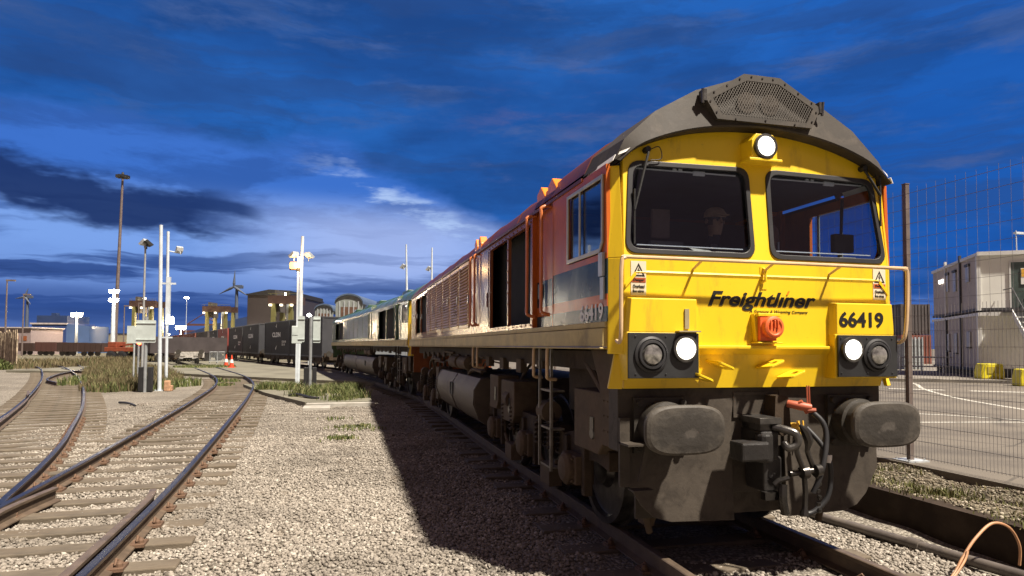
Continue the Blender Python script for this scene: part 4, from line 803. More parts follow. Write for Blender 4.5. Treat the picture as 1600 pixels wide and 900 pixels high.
ribbon('road_marking', [(24, 22.5), (27, 17), (30, 12)], .12)
# kerbed island in front of the cabins
sheet_thick('kerb_island', [(17.5, 21.5), (24.4, 17.2), (40, 8), (70, 20), (60, 60), (30, 40)], .19, .33, mat('island_kerb', (.19, .17, .14), .8, var=.3, scale=1, bump=.2))
# pipe and loose cable by the wall
pp = MB(); pts = [(2.75, -2.9, -.155), (2.04, -.1, -.15), (1.75, 1.75, -.15), (1.60, 3.6, -.15), (1.5, 8, -.15)]; pp.tube(pts, .047, 14)
for t in (.45,): pp.lathe([(0, .058), (.12, .058)], Vector(pts[1]).lerp(Vector(pts[2]), t), Vector(pts[2])-Vector(pts[1]), 14)
tag(pp.build('drain_pipe', mat('grey_pipe', (.10, .085, .075), .45, var=.3, scale=4, dirt=(.2, .17, .13), damt=.3), smooth=True), 'long dark grey pipe lying on the gravel along the retaining wall', 'pipe')
cb = MB(); cb.tube(bez([(1.36, -.02, -.18), (1.52, .04, -.12), (1.62, .06, -.02), (1.78, .08, .12), (1.98, .10, .22), (2.16, .10, .17), (2.26, .10, .02), (2.28, .12, -.15)], 8), .011, 7)
cb.tube(bez([(1.30, -.05, -.17), (1.46, .0, -.14), (1.60, .03, -.04), (1.66, .05, .03)], 8), .009, 7); tag(cb.build('loose_cable', mat('cable_orange_brown', (.50, .26, .13), .6, var=.25), smooth=True), 'orange-brown cable looping up over the pipe at the bottom right', 'cable')
# ------------------------------------------------------------------ mesh fence
FX = 3.92; fence = thing('mesh_fence', 'tall grey wire mesh fence with steel posts along the road behind the buffer', 'fence', (FX, 2.8, .2))
fm = mat('fence_wire', (.20, .19, .19), .5, metal=.4, var=.2); fpm = mat('fence_post_paint', (.16, .125, .11), .5, var=.25, scale=4, metal=.2)
for py in (-.15, 2.8, 5.75, 8.7, 11.65, 14.6, 17.6, 20.6):
    q = MB(); q.box(-.03, .03, py-2.8-.03, py-2.8+.03, 0, 3.62); q.box(-.035, .035, py-2.8-.035, py-2.8+.035, 3.62, 3.63); q.build('post', fpm, fence)
    q = MB(); q.box(-.16, .16, py-2.8-.14, py-2.8+.14, 0, .018)
    for a in (-.12, .12):
        for b in (-.1, .1): q.lathe([(0, .014), (.02, .012)], (a, py-2.8+b, .018), (0, 0, 1), 6)
    q.build('base_plate', galv, fence)
for i, py in enumerate((-.15, 2.8, 5.75, 8.7, 11.65, 14.6, 17.6)):
    w = MB(); y0, y1 = py-2.8+.03, py-2.8+2.92; st = .045 if i < 2 else .1
    for y in np.arange(y0, y1, st): w.box(-.0425, -.0385, y-.0013, y+.0013, .06, 2.0)
    for y in np.arange(y0, y1, st*3): w.box(-.0420, -.039, y-.0008, y+.0008, 2.0, 3.55)
    for z in np.arange(.08, 3.56, .2):
        hh_ = .0018 if z < 2 else .0011; w.box(-.0365, -.0335, y0-.03, y1, z-hh_, z+hh_); w.box(-.0475, -.0445, y0-.03, y1, z-hh_, z+hh_)
    w.build('mesh_panel', fm, fence)
# ================================================================== consist of containers
cont_mats = dict(grey=mat('grey_container_paint', (.050, .051, .057), .55, var=.15, scale=.8, dirt=(.035, .032, .03), damt=.35, dscale=.7, spec=.3), red=mat('red_container_paint', (.26, .045, .035), .5, var=.2, scale=.8, dirt=(.12, .03, .02), damt=.4, dscale=.7), rust=mat('rust_container_paint', (.19, .06, .04), .55, var=.25, scale=.8), dark=mat('dark_container_paint', (.06, .05, .05), .6, var=.2, scale=.8))
def container(A, B, key, label, txt=1, h=2.9, z0=.80, group='containers on the freight train'):
    """A near end and B far end of the side facing the viewer"""
    A = Vector((*A, z0)); B = Vector((*B, z0)); d = (A-B); L_ = d.length; a = math.atan2(d.y, d.x)
    t = thing('shipping_container', label, 'container', B, a, group); cm = cont_mats[key]; w = 2.44
    b = MB(); n = int(L_/.28); pts = []
    for i in range(n+1):
        x = .08+(L_-.16)*i/n
        pts += [(x-.05, -.0), (x+.03, -.0), (x+.06, .035), (x+.12, .035)] if i < n else [(x, 0)]
    pts = [(x, y+.03) for x, y in pts]; b.add([(x, y, z) for x, y in pts for z in (.12, h-.1)], [(2*i, 2*i+1, 2*i+3, 2*i+2) for i in range(len(pts)-1)])
    b.box(.04, L_-.04, w-.06, w-.03, .1, h-.1); b.box(0.03, .06, .03, w-.03, .1, h-.1); b.box(L_-.06, L_-.03, .03, w-.03, .1, h-.1); b.box(.03, L_-.03, .03, w-.03, h-.09, h-.04)
    b.build('corrugated_walls', cm, t)
    f = MB()
    for x in (0, L_-.12):
        for y in (0, w-.12): f.box(x, x+.12, y, y+.12, .0, h)
    for y in (0, w-.1): f.box(.12, L_-.12, y, y+.1, 0, .13); f.box(.12, L_-.12, y, y+.08, h-.1, h-.01)
    for x in (0, L_-.12): f.box(x, x+.12, .12, w-.12, 0, .13); f.box(x, x+.12, .12, w-.12, h-.1, h-.005)
    f.build('frame', cm, t, bevel=.008)
    if txt:
        wm = whink; c = L_*.50
        text('line_lettering', 'CLDN', min(2.7, L_*.34), .42, wm, t, (c, .015, h*.53), off=.035, ext=.004)
        lg = MB(); lg.prism([(c-.2, h*.84), (c+.12, h*.84+.25), (c+.02, h*.84), (c+.12, h*.84-.08)], 1, .005, .02); lg.prism([(c-.25, h*.2), (c+.22, h*.2+.24), (c+.02, h*.2), (c-.08, h*.2-.16)], 1, .005, .02); lg.build('arrow_mark', wm, t)
        if txt > 1:
            text('code_lettering', 'CLDU 450\n22G1 45', L_*.16, .42, wm, t, (L_*.80, .015, h*.28), off=.02, ext=.004)
    return t
def wagon(A, B, label, group='flat wagons of the container train'):
    """A, B: near and far ends of the left side line"""
    A = Vector((*A, 0)); B = Vector((*B, 0)); d = A-B; L_ = d.length; a = math.atan2(d.y, d.x); t = thing('flat_wagon', label, 'wagon', B, a, group); w = 2.44
    f = MB(); f.box(-.1, L_+.1, .02, .16, .50, .78); f.box(-.1, L_+.1, w-.16, w-.02, .50, .78); f.box(-.1, L_+.1, .9, w-.9, .62, .79); f.box(-.2, -.1, .1, w-.1, .6, 1.1); f.box(L_+.1, L_+.2, .1, w-.1, .6, 1.1)
    for x in np.arange(.6, L_, 1.6): f.box(x, x+.12, .02, w-.02, .55, .77); f.box(x, x+.06, -.03, .02, .56, .7)
    f.build('deck', under, t)
    for x in (-.35, L_+.35):
        for y in (w/2-.865, w/2+.865):
            b = MB(); s = 1 if x > 0 else -1; b.lathe([(0, .09), (.3, .09), (.31, .2), (.36, .2)], (x-.25*s, y, 1.05), (s, 0, 0), 14); b.build('buffer', buffm, t)
    for c in (1.9, L_-1.9):
        g = MB(); g.box(c-1.35, c+1.35, .10, .2, .40, .62); g.box(c-1.35, c+1.35, w-.2, w-.1, .40, .62); g.box(c-.3, c+.3, .2, w-.2, .42, .60)
        for q in (-.9, .9):
            g.box(c+q-.16, c+q+.16, .03, .16, .34, .62)
        g.build('bogie_frame', under2, t)
        for q in (-.9, .9):
            wv = MB()
            for y, s in ((w/2-.75, -1), (w/2+.75, 1)): wv.lathe([(-.06, .48), (-.03, .48), (-.02, .45), (.07, .445), (.08, .38), (.03, .34), (.05, .1)], (c+q, y, .45), (0, s, 0), 20)
            wv.tube([(c+q, w/2-.7, .45), (c+q, w/2+.7, .45)], .07, 8); wv.build('wheelset', dsteel, t, smooth=True)
    return t
LN = [(504, 46, 453, 53), (452, 53.2, 414, 60), (405, 62, 380, 70), (379, 70.5, 358, 79), (356, 80, 341, 88), (340, 89, 328, 97), (325, 99, 307, 112), (305, 114, 280, 140), (278, 142, 245, 200)]
spec = [('grey', 0, 'dark grey container nearest the green locomotive, partly behind the pale mast'), ('grey', 2, 'dark grey lettered container left of the pale mast, second from the green locomotive'), ('grey', 1, 'dark grey lettered container just left of the open gap in the train'), ('grey', 2, 'grey lettered container between the bright red one and another grey one'), ('red', 1, 'bright red lettered container in the middle of the train'), ('grey', 1, 'small grey lettered container directly left of the red one'), ('dark', 0, 'plain dark unlettered container left of the lettered ones'), ('rust', 0, 'rust-red container far down the train behind the parked flat wagon'), ('rust', 0, 'farthest rust-brown container, behind the twin white masts')]
for (a, da, b, db), (k_, tx, lb) in zip(LN, spec): container(at(a, da), at(b, db), k_, lb, tx)
wsp = ['flat wagon under the two containers nearest the green locomotive', 'flat wagon under the third and fourth containers', 'flat wagon under the red container and its grey neighbour', 'flat wagon under the plain dark container', 'flat wagon under the rust-red container', 'flat wagon under the farthest rust-brown container']
for (i, j), lb in zip(((0, 1), (2, 3), (4, 5), (6, 6), (7, 7), (8, 8)), wsp): wagon(at(LN[i][0], LN[i][1]), at(LN[j][2], LN[j][3]), lb)
# lone flat wagon on the middle track
A_, B_ = Vector((-17.0, 55.4, 0)), Vector((-22.2, 72.5, 0)); w2 = wagon(A_[:2], B_[:2], 'empty flat wagon with light grey ends parked on the middle track behind the twin masts', None)
hd = MB(); L2 = (A_-B_).length
hd.box(L2+.2, L2+.26, .1, 2.34, .55, 1.05); hd.box(L2+.26, L2+.3, .5, .9, .7, 1.0); hd.box(L2+.26, L2+.3, 1.5, 1.9, .7, 1.0); hd.build('end_beam', mat('worn_grey_beam', (.36, .34, .31), .6, var=.4, scale=6), w2)
#PART4
# ================================================================== driver seen through the windscreen
def person(name, label, joints, edges, loc, rz, cloth, skin, hair_fn):
    t = thing(name, label, 'person', loc, rz); me = bpy.data.meshes.new('body'); me.from_pydata([j[:3] for j in joints], edges, [])
    o = bpy.data.objects.new('body', me); COL.objects.link(o); o.parent = t; sk = o.modifiers.new('s', 'SKIN'); o.modifiers.new('u', 'SUBSURF').levels = 2; o.modifiers['u'].render_levels = 2
    for v, j in zip(me.skin_vertices[0].data, joints): v.radius = (j[3], j[4] if len(j) > 4 else j[3])
    me.skin_vertices[0].data[0].use_root = True
    bpy.context.view_layer.update(); m2 = bpy.data.meshes.new_from_object(o.evaluated_get(bpy.context.evaluated_depsgraph_get())); o.modifiers.clear(); o.data = m2; m2.name = 'body'
    m2.materials.clear(); m2.materials.append(cloth); m2.materials.append(skin)
    for p in m2.polygons:
        p.use_smooth = True; c = p.center; p.material_index = 1 if c.z > .64 or (c.y < -.50 and abs(c.x) < .3 and c.z > .1) else 0
    return t, o
Jt = [(0, 0, 0, .15, .12), (0, .01, .16, .14, .11), (0, .0, .34, .17, .115), (0, -.01, .46, .14, .10), (0, -.03, .58, .055, .055), (0, -.05, .64, .055, .06), (0, -.07, .71, .068, .085), (0, -.07, .79, .078, .098), (0, -.06, .86, .06, .075),
      (.19, .0, .45, .06), (.25, -.08, .24, .048), (.21, -.34, .20, .038), (.18, -.50, .21, .028), (.165, -.56, .215, .030, .018),
      (-.19, .0, .45, .06), (-.25, -.08, .24, .048), (-.21, -.34, .20, .038), (-.18, -.50, .21, .028), (-.165, -.56, .215, .030, .018),
      (.10, -.05, -.02, .09), (.12, -.42, -.02, .07), (.12, -.45, -.42, .048), (.12, -.52, -.47, .04, .03), (-.10, -.05, -.02, .09), (-.12, -.42, -.02, .07), (-.12, -.45, -.42, .048), (-.12, -.52, -.47, .04, .03)]
for s_, b_ in ((1, 13), (-1, 18)):
    for k in range(4): n_ = len(Jt); Jt += [(s_*(.165-.025+.016*k), -.60, .215, .0095), (s_*(.165-.03+.018*k), -.635-.004*(k in (1, 2)), .205, .009), (s_*(.165-.03+.018*k), -.65, .185, .008)]
    Jt += [(s_*.125, -.565, .22, .011), (s_*.115, -.60, .21, .009)]
Ed = [(0, 1), (1, 2), (2, 3), (3, 4), (4, 5), (5, 6), (6, 7), (7, 8), (3, 9), (9, 10), (10, 11), (11, 12), (12, 13), (3, 14), (14, 15), (15, 16), (16, 17), (17, 18), (0, 19), (19, 20), (20, 21), (21, 22), (0, 23), (23, 24), (24, 25), (25, 26)]
k_ = 27
for b_ in (13, 18):
    for k in range(4): Ed += [(b_, k_), (k_, k_+1), (k_+1, k_+2)]; k_ += 3
    Ed += [(b_-1, k_), (k_, k_+1)]; k_ += 2
skin = mat('skin', (.42, .24, .16), .55, var=.08); navy = mat('navy_workwear', (.014, .018, .035), .8, var=.2)
drv, body = person('person', 'person in dark navy workwear and tan cap sitting behind the left windscreen, looking down', Jt, Ed, (.13, 1.30, 2.06), 0, navy, skin, None)
f = MB()
for s in (-1, 1):
    f.lathe([(0, .012), (.006, .010), (.010, .003)], (.03*s, -.158, .775), (0, -1, 0), 10)
fo = f.build('eye', mat('eye_dark', (.03, .02, .02), .3), body)
f = MB(); f.tube([(0, -.158, .80), (0, -.178, .755), (0, -.168, .745)], [.007, .015, .009], 8); f.box(-.022, .022, -.163, -.150, .712, .717)
for s in (-1, 1): f.lathe([(0, .022), (.012, .024), (.016, .012)], (.078*s, -.06, .775), (s, 0, 0), 10)
f.build('nose_mouth_ears', skin, body, smooth=True)
f = MB(); f.lathe([(-.02, .102), (.02, .100), (.055, .078), (.075, .04), (.08, .005)], (0, -.065, .835), (0, -.12, 1), 22); f.box(-.07, .07, -.205, -.13, .815, .825); f.build('cap', mat('tan_cap', (.40, .25, .15), .8), drv, smooth=True)
f = MB(); f.lathe([(-.06, .085), (0, .088), (.02, .086)], (0, -.055, .80), (0, -.05, 1), 20); f.build('hair', mat('hair_dark', (.03, .02, .015), .8), drv, smooth=True)
f = MB(); f.box(-.085, .085, -.166, -.15, .785, .802); f.build('glasses', blk, drv)
# ================================================================== masts and posts in the middle distance
def pt(px, d, z=-.2): x, y = at(px, d); return (x, y, z)
def mast(px, d, h, r0, r1, label, mt, lean=(0, 0), name='mast', z=-.2, base=True, group=None):
    t = thing(name, label, 'mast', pt(px, d, z), 0, group); q = MB(); q.tube([(0, 0, 0), (lean[0]*.5, lean[1]*.5, h*.5), (lean[0], lean[1], h)], [r0, (r0+r1)/2, r1], 12); q.build('pole', mt, t, smooth=True)
    if base:
        q = MB(); q.box(-r0*2, r0*2, -r0*2, r0*2, -.05, .03)
        for a in (-1, 1):
            for b in (-1, 1): q.lathe([(0, .02), (.05, .02)], (a*r0*1.6, b*r0*1.6, .03), (0, 0, 1), 6)
        q.build('base_plate', galv, t)
    return t
palemast = mat('pale_mast_paint', (.60, .66, .70), .4, metal=.15, var=.12, scale=3, dirt=(.3, .33, .33), damt=.25)
def flood(t, p, yaw, tilt=.5, w=.42, lit=None, nm='floodlight'):
    q = MB(); M_ = Matrix.Translation(Vector(p)) @ Matrix.Rotation(yaw, 4, 'Z') @ Matrix.Rotation(tilt, 4, 'X')
    k = len(q.v); q.prism([(-.06, -.16), (-.10, .0), (-.05, .16), (.05, .18), (.05, -.18)], 0, -w/2, w/2); q.box(-w/2+.02, w/2-.02, .051, .058, -.16, .16); q.tube([(0, -.08, 0), (0, -.25, -.12)], .02, 6)
    q.v = [tuple(M_ @ Vector(v)) for v in q.v]; return q.build(nm, lit or galv, t)
# twin white masts
t = mast(252, 26.0, 6.62, .075, .065, 'front and taller of the two tall white masts standing together left of the track', palemast, lean=(-.10, 0)); 
q = MB(); q.box(.0, .5, -.03, .03, 4.25, 4.32); q.box(-.02, .42, -.03, .03, 2.1, 2.16); q.build('cross_bracket', palemast, t)
t = mast(262, 31.4, 7.3, .075, .065, 'rear and slightly lower of the two tall white masts, with a small floodlight arm', palemast, lean=(-.08, 0)); q = MB(); q.tube([(0, 0, 6.35), (.3, 0, 6.3)], .03, 6); q.build('arm', palemast, t); q = MB(); q.box(-.09, .09, -.09, .09, 2.8, 5.1); q.build('cable_trunking', palemast, t); flood(t, (.42, 0, 6.42), R(40), .5, .3)
flood(t, (.2, -.1, 3.0), 0, .2, .16, lampw, 'indicator_lamp'); 
t = mast(224, 29.6, 6.45, .055, .04, 'slim grey lamp post with a single dark floodlight on top behind the sign panels', mat('grey_post', (.36, .37, .37), .5, metal=.3)); flood(t, (.12, 0, 6.45), R(-60), .9, .45, blk); flood(t, (-.1, .05, 6.5), R(60), .9, .25)
t = mast(467, 30.4, 6.95, .085, .07, 'tall pale mast with two angled floodlights beside the container train, leaning slightly', palemast, lean=(.10, 0))
q = MB(); q.box(-.11, -.03, -.08, .08, 0, 6.0); q.box(.06, .16, -.05, .05, 3.2, 4.4); q.build('cable_trunking', palemast, t)
flood(t, (-.28, -.1, 6.05), R(50), 1.0, .36); flood(t, (.42, -.1, 6.05), R(-50), 1.0, .36)
q = MB(); q.box(-.45, -.1, -.16, .1, 5.35, 5.72); q.box(-.16, 0, -.1, .1, 5.3, 5.45); so_ = q.build('lamp_head', blk, t)
q = MB(); q.prism(rrect(-.44, -.12, 5.38, 5.7, .06), 1, -.185, -.162); q.build('lit_lens', lampor, so_)
def signpost(px, d, h, boards, label, cabw=.22):
    t = thing('signal_post', label, 'sign post', pt(px, d), 0); q = MB(); q.tube([(0, 0, 0), (0, 0, h)], .062, 12); q.build('post', mat('sign_post_grey', (.33, .35, .36), .45, metal=.4), t, smooth=True)
    q = MB(); q.box(-.02-cabw, -.07, -.02, .25, .02, .98); q.box(.075, .075+cabw*.75, -.02, .25, .02, .98); q.build('black_cabinet', blk, t, bevel=.02)
    for (x0, x1, z0, z1, y) in boards:
        q = MB(); q.prism(rrect(x0, x1, z0, z1, .03, 2), 1, y, y+.02); q.box(x0, x1, y-.03, y, z0+.1, z0+.13); q.box(x0, x1, y-.03, y, z1-.13, z1-.1); q.build('sign_back', mat('sign_back_grey', (.50, .56, .54), .5, metal=.2, var=.12), t)
    return t
signpost(229, 25.2, 2.92, [(-.33, .36, 1.92, 2.78, -.10)], 'grey post with a back-facing sign panel and black cabinets, left of the twin white masts')
signpost(486, 25.8, 2.98, [(-.50, -.24, 1.98, 3.0, .12), (.08, .36, 1.95, 3.0, .10)], 'grey post with pale sign panels and black cabinet, between pale mast and green locomotive')
t = thing('sign_panel', 'second pale sign panel standing behind the left grey post', 'sign', pt(214, 32)); q = MB(); q.box(-.42, .30, 0, .03, 1.9, 2.75); q.build('panel', MATS['sign_back_grey'], t); q = MB(); q.tube([(-.1, .05, 0), (-.1, .05, 2.7)], .04, 8); q.build('post', galv, t)
t = thing('control_box', 'grey electrical control box fixed low on the pale mast', 'control box', pt(468, 29.6)); q = MB(); q.box(-.32, .12, -.12, .08, 1.93, 2.72); q.build('box', MATS['sign_back_grey'], t, bevel=.02); q = MB(); q.box(.10, .11, -.13, -.12, 2.2, 2.4); q.box(-.3, .1, -.13, -.12, 2.3, 2.31); q.build('door_latch', blk, t)
# level crossing red lamps
t = thing('red_signal', 'red signal lamps glowing low beside the left sign post', 'signal', pt(218, 33)); q = MB(); q.tube([(0, 0, 0), (0, 0, 2.3)], .05, 8); q.build('post', galv, t); q = MB(); q.prism(rrect(-.28, .28, .85+.9, 2.55, .1), 1, -.02, .02); q.build('backboard', blk, t)
for z in (1.95, 2.32):
    q = MB(); q.lathe([(0, .13), (.03, .10), (.04, .01)], (-.06 if z > 2 else .03, -.03, z), (0, -1, 0), 14); q.build('red_lamp', lampred, t)
# masts seen above the locomotive
for px, d, zt, lean, lb in ((638, 44, 8.3, -.2, 'thin pale mast with a floodlight, left of two rising behind the locomotives'), (674, 46, 8.4, 0, 'thin pale mast with a floodlight, right of two rising behind the locomotives')):
    x, y = at(px, d); t = thing('mast', lb, 'mast', (x, y, .2)); q = MB(); q.tube([(0, 0, 0), (lean, 0, zt)], [.12, .05], 10); q.build('pole', palemast, t, smooth=True); flood(t, (lean*.8-.25, 0, zt-1.5), R(60), .7, .4)
# far high masts, lit
def litmast(px, d, zt, heads, label, w, em=lampfar, r=.2, ring=False, name='floodlight_mast', mt=None, head=True):
    x, y = at(px, d); t = thing(name, label, 'floodlight mast', (x, y, -.25)); q = MB(); q.tube([(0, 0, 0), (0, 0, zt)], [r, r*.55], 10); q.build('pole', mt or palemast, t, smooth=True)
    for z in heads:
        q = MB(); q.box(-w/2, w/2, -.15, .2, z-w*.16, z+w*.16); q.box(-w*.6, w*.6, -.05, .05, z+w*.16, z+w*.2); ho = q.build('lamp_frame', galv, t)
        for i in range(3):
            q = MB(); c = (i-1)*w*.33; q.lathe([(0, w*.20), (w*.06, w*.19), (w*.13, w*.12), (w*.16, .01)], (c, -.16, z+(w*.04 if i == 1 else 0)), (0, -1, 0), 14); q.build('lit_lamp', em, ho)
    return t
x, y = at(180, 110); t = thing('floodlight_mast', 'tallest mast, thin and dark, with an unlit ring of floodlights on top', 'floodlight mast', (x, y, -.25)); q = MB(); q.tube([(0, 0, 0), (.25, 0, 15), (.5, 0, 30.6)], [.36, .26, .17], 10); q.build('pole', mat('dark_mast', (.13, .10, .09), .6), t, smooth=True)
q = MB(); q.lathe([(0, .3), (.3, .5), (.35, .3), (.9, .15)], (.5, 0, 30.2), (0, 0, 1), 12)
for i in range(10): a = i*.628; q.box(.5+.85*math.cos(a)-.22, .5+.85*math.cos(a)+.22, .85*math.sin(a)-.22, .85*math.sin(a)+.22, 30.15, 30.55)
q.build('floodlight_ring', blk, t)
litmast(177, 90, 9.4, (9.15, 7.95), 'pale mast with two bright banks of lit floodlights in front of the tallest mast', 1.15, r=.33)
litmast(120, 120, 7.5, (7.2,), 'short pale mast with one bright bank of lamps beside the blue building', 1.8, r=.3)
litmast(441, 118, 11.4, (11.1,), 'lit floodlight mast rising behind the dark warehouse', 1.1, r=.25)
litmast(283, 150, 6.0, (5.7,), 'bright white lamp low over the far containers right of the twin masts', 2.0, r=.2)
litmast(483, 62, 5.0, (4.75,), 'small white yard lamp just above the container beside the pale mast', .42, r=.07)
for px, d, zt, w, lb in ((291, 140, 12.2, .9, 'thin far mast with a pale lamp right of the twin white masts'), (263, 130, 4.2, .7, 'small lamp far behind the twin white masts'), (302, 135, 4.0, .6, 'first small white lamp along the container roofs'), (314, 128, 4.0, .6, 'second small white lamp along the container roofs'), (325, 125, 4.1, .5, 'third small white lamp along the container roofs'), (337, 122, 4.1, .5, 'fourth small white lamp along the container roofs'), (225, 120, 10.6, .5, 'small lamp on the pole by the left yellow crane'), (140, 160, 5.6, .5, 'faint far lamp right of the blue building')):
    litmast(px, d, zt, (zt-.3,), lb, w, r=.07)
t = litmast(1591, 40, 9.2, (), 'thin white lamp pole behind the portable cabins on the right', .5, r=.06); q = MB(); q.box(-.1, .7, -.1, .1, 9.0, 9.12); q.build('lamp_arm', palemast, t)
def P_light(px, d, z, W_, col, r=.4):
    l = bpy.data.lights.new('mast_lamp', 'POINT'); l.energy = W_; l.color = col; l.shadow_soft_size = r; o = bpy.data.objects.new('mast_lamp', l); COL.objects.link(o); o.location = (*at(px, d), z)
P_light(177, 89, 9.0, 900, (1, .88, .66), .6); P_light(120, 119, 7.2, 900, (1, .75, .45), .8); P_light(283, 149, 6.0, 3800, (1, .74, .42), 1.0); P_light(462, 29.9, 5.4, 45, (1, .6, .25), .1); P_light(441, 116, 11.5, 1700, (1, .78, .5), .6)
# ================================================================== far buildings and yard machines
def block(name, label, cat, px0, px1, d, zt, depth, mt, z0=-.25, roof=None):
    x0, y0 = at(px0, d); x1, y1 = at(px1, d); a = math.atan2(y1-y0, x1-x0); L_ = math.hypot(x1-x0, y1-y0); t = thing(name, label, cat, (x0, y0, z0), a)
    q = MB(); q.box(0, L_, 0, depth, 0, zt-z0); q.build('walls', mt, t); return t, L_, zt-z0
def corr(name, c, s=2.2, amt=.35):
    M = mat(name, c, .55, var=.12, scale=.3, coat=.05); n = M.node_tree; b = n.nodes['Principled BSDF']; tc_ = n.nodes.new('ShaderNodeTexCoord'); w = n.nodes.new('ShaderNodeTexWave'); w.inputs['Scale'].default_value = s; n.links.new(tc_.outputs['Object'], w.inputs[0])
    bp = n.nodes.new('ShaderNodeBump'); bp.inputs['Strength'].default_value = amt; bp.inputs['Distance'].default_value = .05; n.links.new(w.outputs['Fac'], bp.inputs['Height']); n.links.new(bp.outputs[0], b.inputs['Normal']); return M
bluew = corr('blue_cladding', (.028, .06, .20)); blued = corr('dark_blue_cladding', (.022, .045, .12)); paleblue = corr('pale_blue_cladding', (.045, .085, .19))
t, L_, H_ = block('blue_building', 'two-storey blue clad building with a darker upper block, far left', 'building', 50, 104, 130, 5.75, 9, bluew)
q = MB(); q.box(.2, L_-.6, 1, 8, H_, H_+1.55); q.box(L_*.35, L_*.5, 2, 3, H_+1.55, H_+2.1); q.build('upper_block', blued, t)
q = MB(); q.box(-.3, L_+.2, -.12, -.02, H_-.25, H_+.05); q.build('fascia', mat('fascia_pale', (.45, .40, .38), .6), t)
q = MB(); q.add([(L_+.02, 0, 0), (L_+2.9, 2.6, 0), (L_+2.9, 2.6, H_-.5), (L_+.02, 0, H_-.1)], [(0, 1, 2, 3)]); q.box(L_, L_+2.9, 2.6, 9, 0, H_-.5); q.build('side_wing', paleblue, t)
lw = mat('lit_window', (1, .9, .6), .5, em=(1, .82, .45), ems=1.1); dw = mat('dark_window', (.05, .06, .08), .2)
for x, z, w, h_, mt in ((.3, .9+1.3, .9, 1.3, lw), (2.2, 3.9, .5, .8, dw), (2.2, 2.0, .5, .8, dw), (4.4, 2.0, .7, 1.5, lw), (4.4, 3.9, .5, .8, dw), (4.3, .4, .7, .4, lw)):
    q = MB(); q.box(x, x+w, -.06, -.01, z, z+h_); wo2 = q.build('window', mt, t); q = MB(); q.plate([(x-.08, z-.08), (x+w+.08, z-.08), (x+w+.08, z+h_+.08), (x-.08, z+h_+.08)], [[(x, z), (x+w, z), (x+w, z+h_), (x, z+h_)]], lambda a, b: (a, -.10, b), (0, .06, 0)); q.build('frame', MATS['fascia_pale'], wo2)
t, L_, H_ = block('white_building', 'low whitish-pink building at the far left edge in front of the blue one', 'building', -20, 49, 112, 4.3, 8, mat('pale_render', (.25, .20, .20), .7, var=.1))
for x in (1.0, 2.9, 4.6, 6.0):
    q = MB(); q.box(x, x+.9, -.05, -.01, 2.4, 3.2); q.build('window', mat('orange_dim_window', (.25, .08, .03), .4), t)
q = MB(); q.box(-.2, L_+.2, -.3, 8.2, H_, H_+.18); q.build('roof', MATS['fascia_pale'], t)
t, L_, H_ = block('low_warehouse', 'long low cream warehouse far behind the mast bases', 'building', 128, 203, 170, 4.2, 10, corr('cream_cladding', (.27, .24, .17)))
q = MB(); q.box(0, L_, -.1, 10, H_, H_+.35); q.build('roof', blued, t)
for x in np.arange(1.5, L_-2, 3.2): q = MB(); q.box(x, x+1.6, -.06, -.01, .2, 2.6); q.build('door', mat('grey_door', (.22, .22, .2), .6), t)
t, L_, H_ = block('dark_warehouse', 'tall dark brown-black warehouse behind the containers, walls lit by small lamps', 'building', 386, 452, 125, 11.2, 22, corr('charcoal_cladding', (.028, .022, .022)))
q = MB(); q.box(-.2, L_+.2, -.2, 22.2, H_, H_+.25); q.prism([(0, H_+.25), (L_, H_+.25), (L_, H_+.9), (L_*.5, H_+1.1)], 1, 0, 22); q.build('roof', blk, t)
for i, fx_ in enumerate((.12, .52)):
    q = MB(); q.box(L_*fx_-.22, L_*fx_+.22, -.35, -.03, 4.6, 5.0); lo_ = q.build('wall_lamp', lampfar, t); P_light(386+66*fx_, 124.2, 4.3, 70, (1, .9, .75), .2)
    q = MB(); q.box(L_*fx_-.1, L_*fx_+.6, -.06, -.01, .3, 4.2); q.build('door', blk, t)
t, L_, H_ = block('long_shed', 'long dark blue shed running behind the container train', 'building', 292, 392, 190, 5.0, 30, blued)
q = MB(); q.prism([(0, H_), (L_, H_), (L_, H_+5.2), (L_*.45, H_+2.8)], 1, .5, 29); q.build('roof', blued, t)
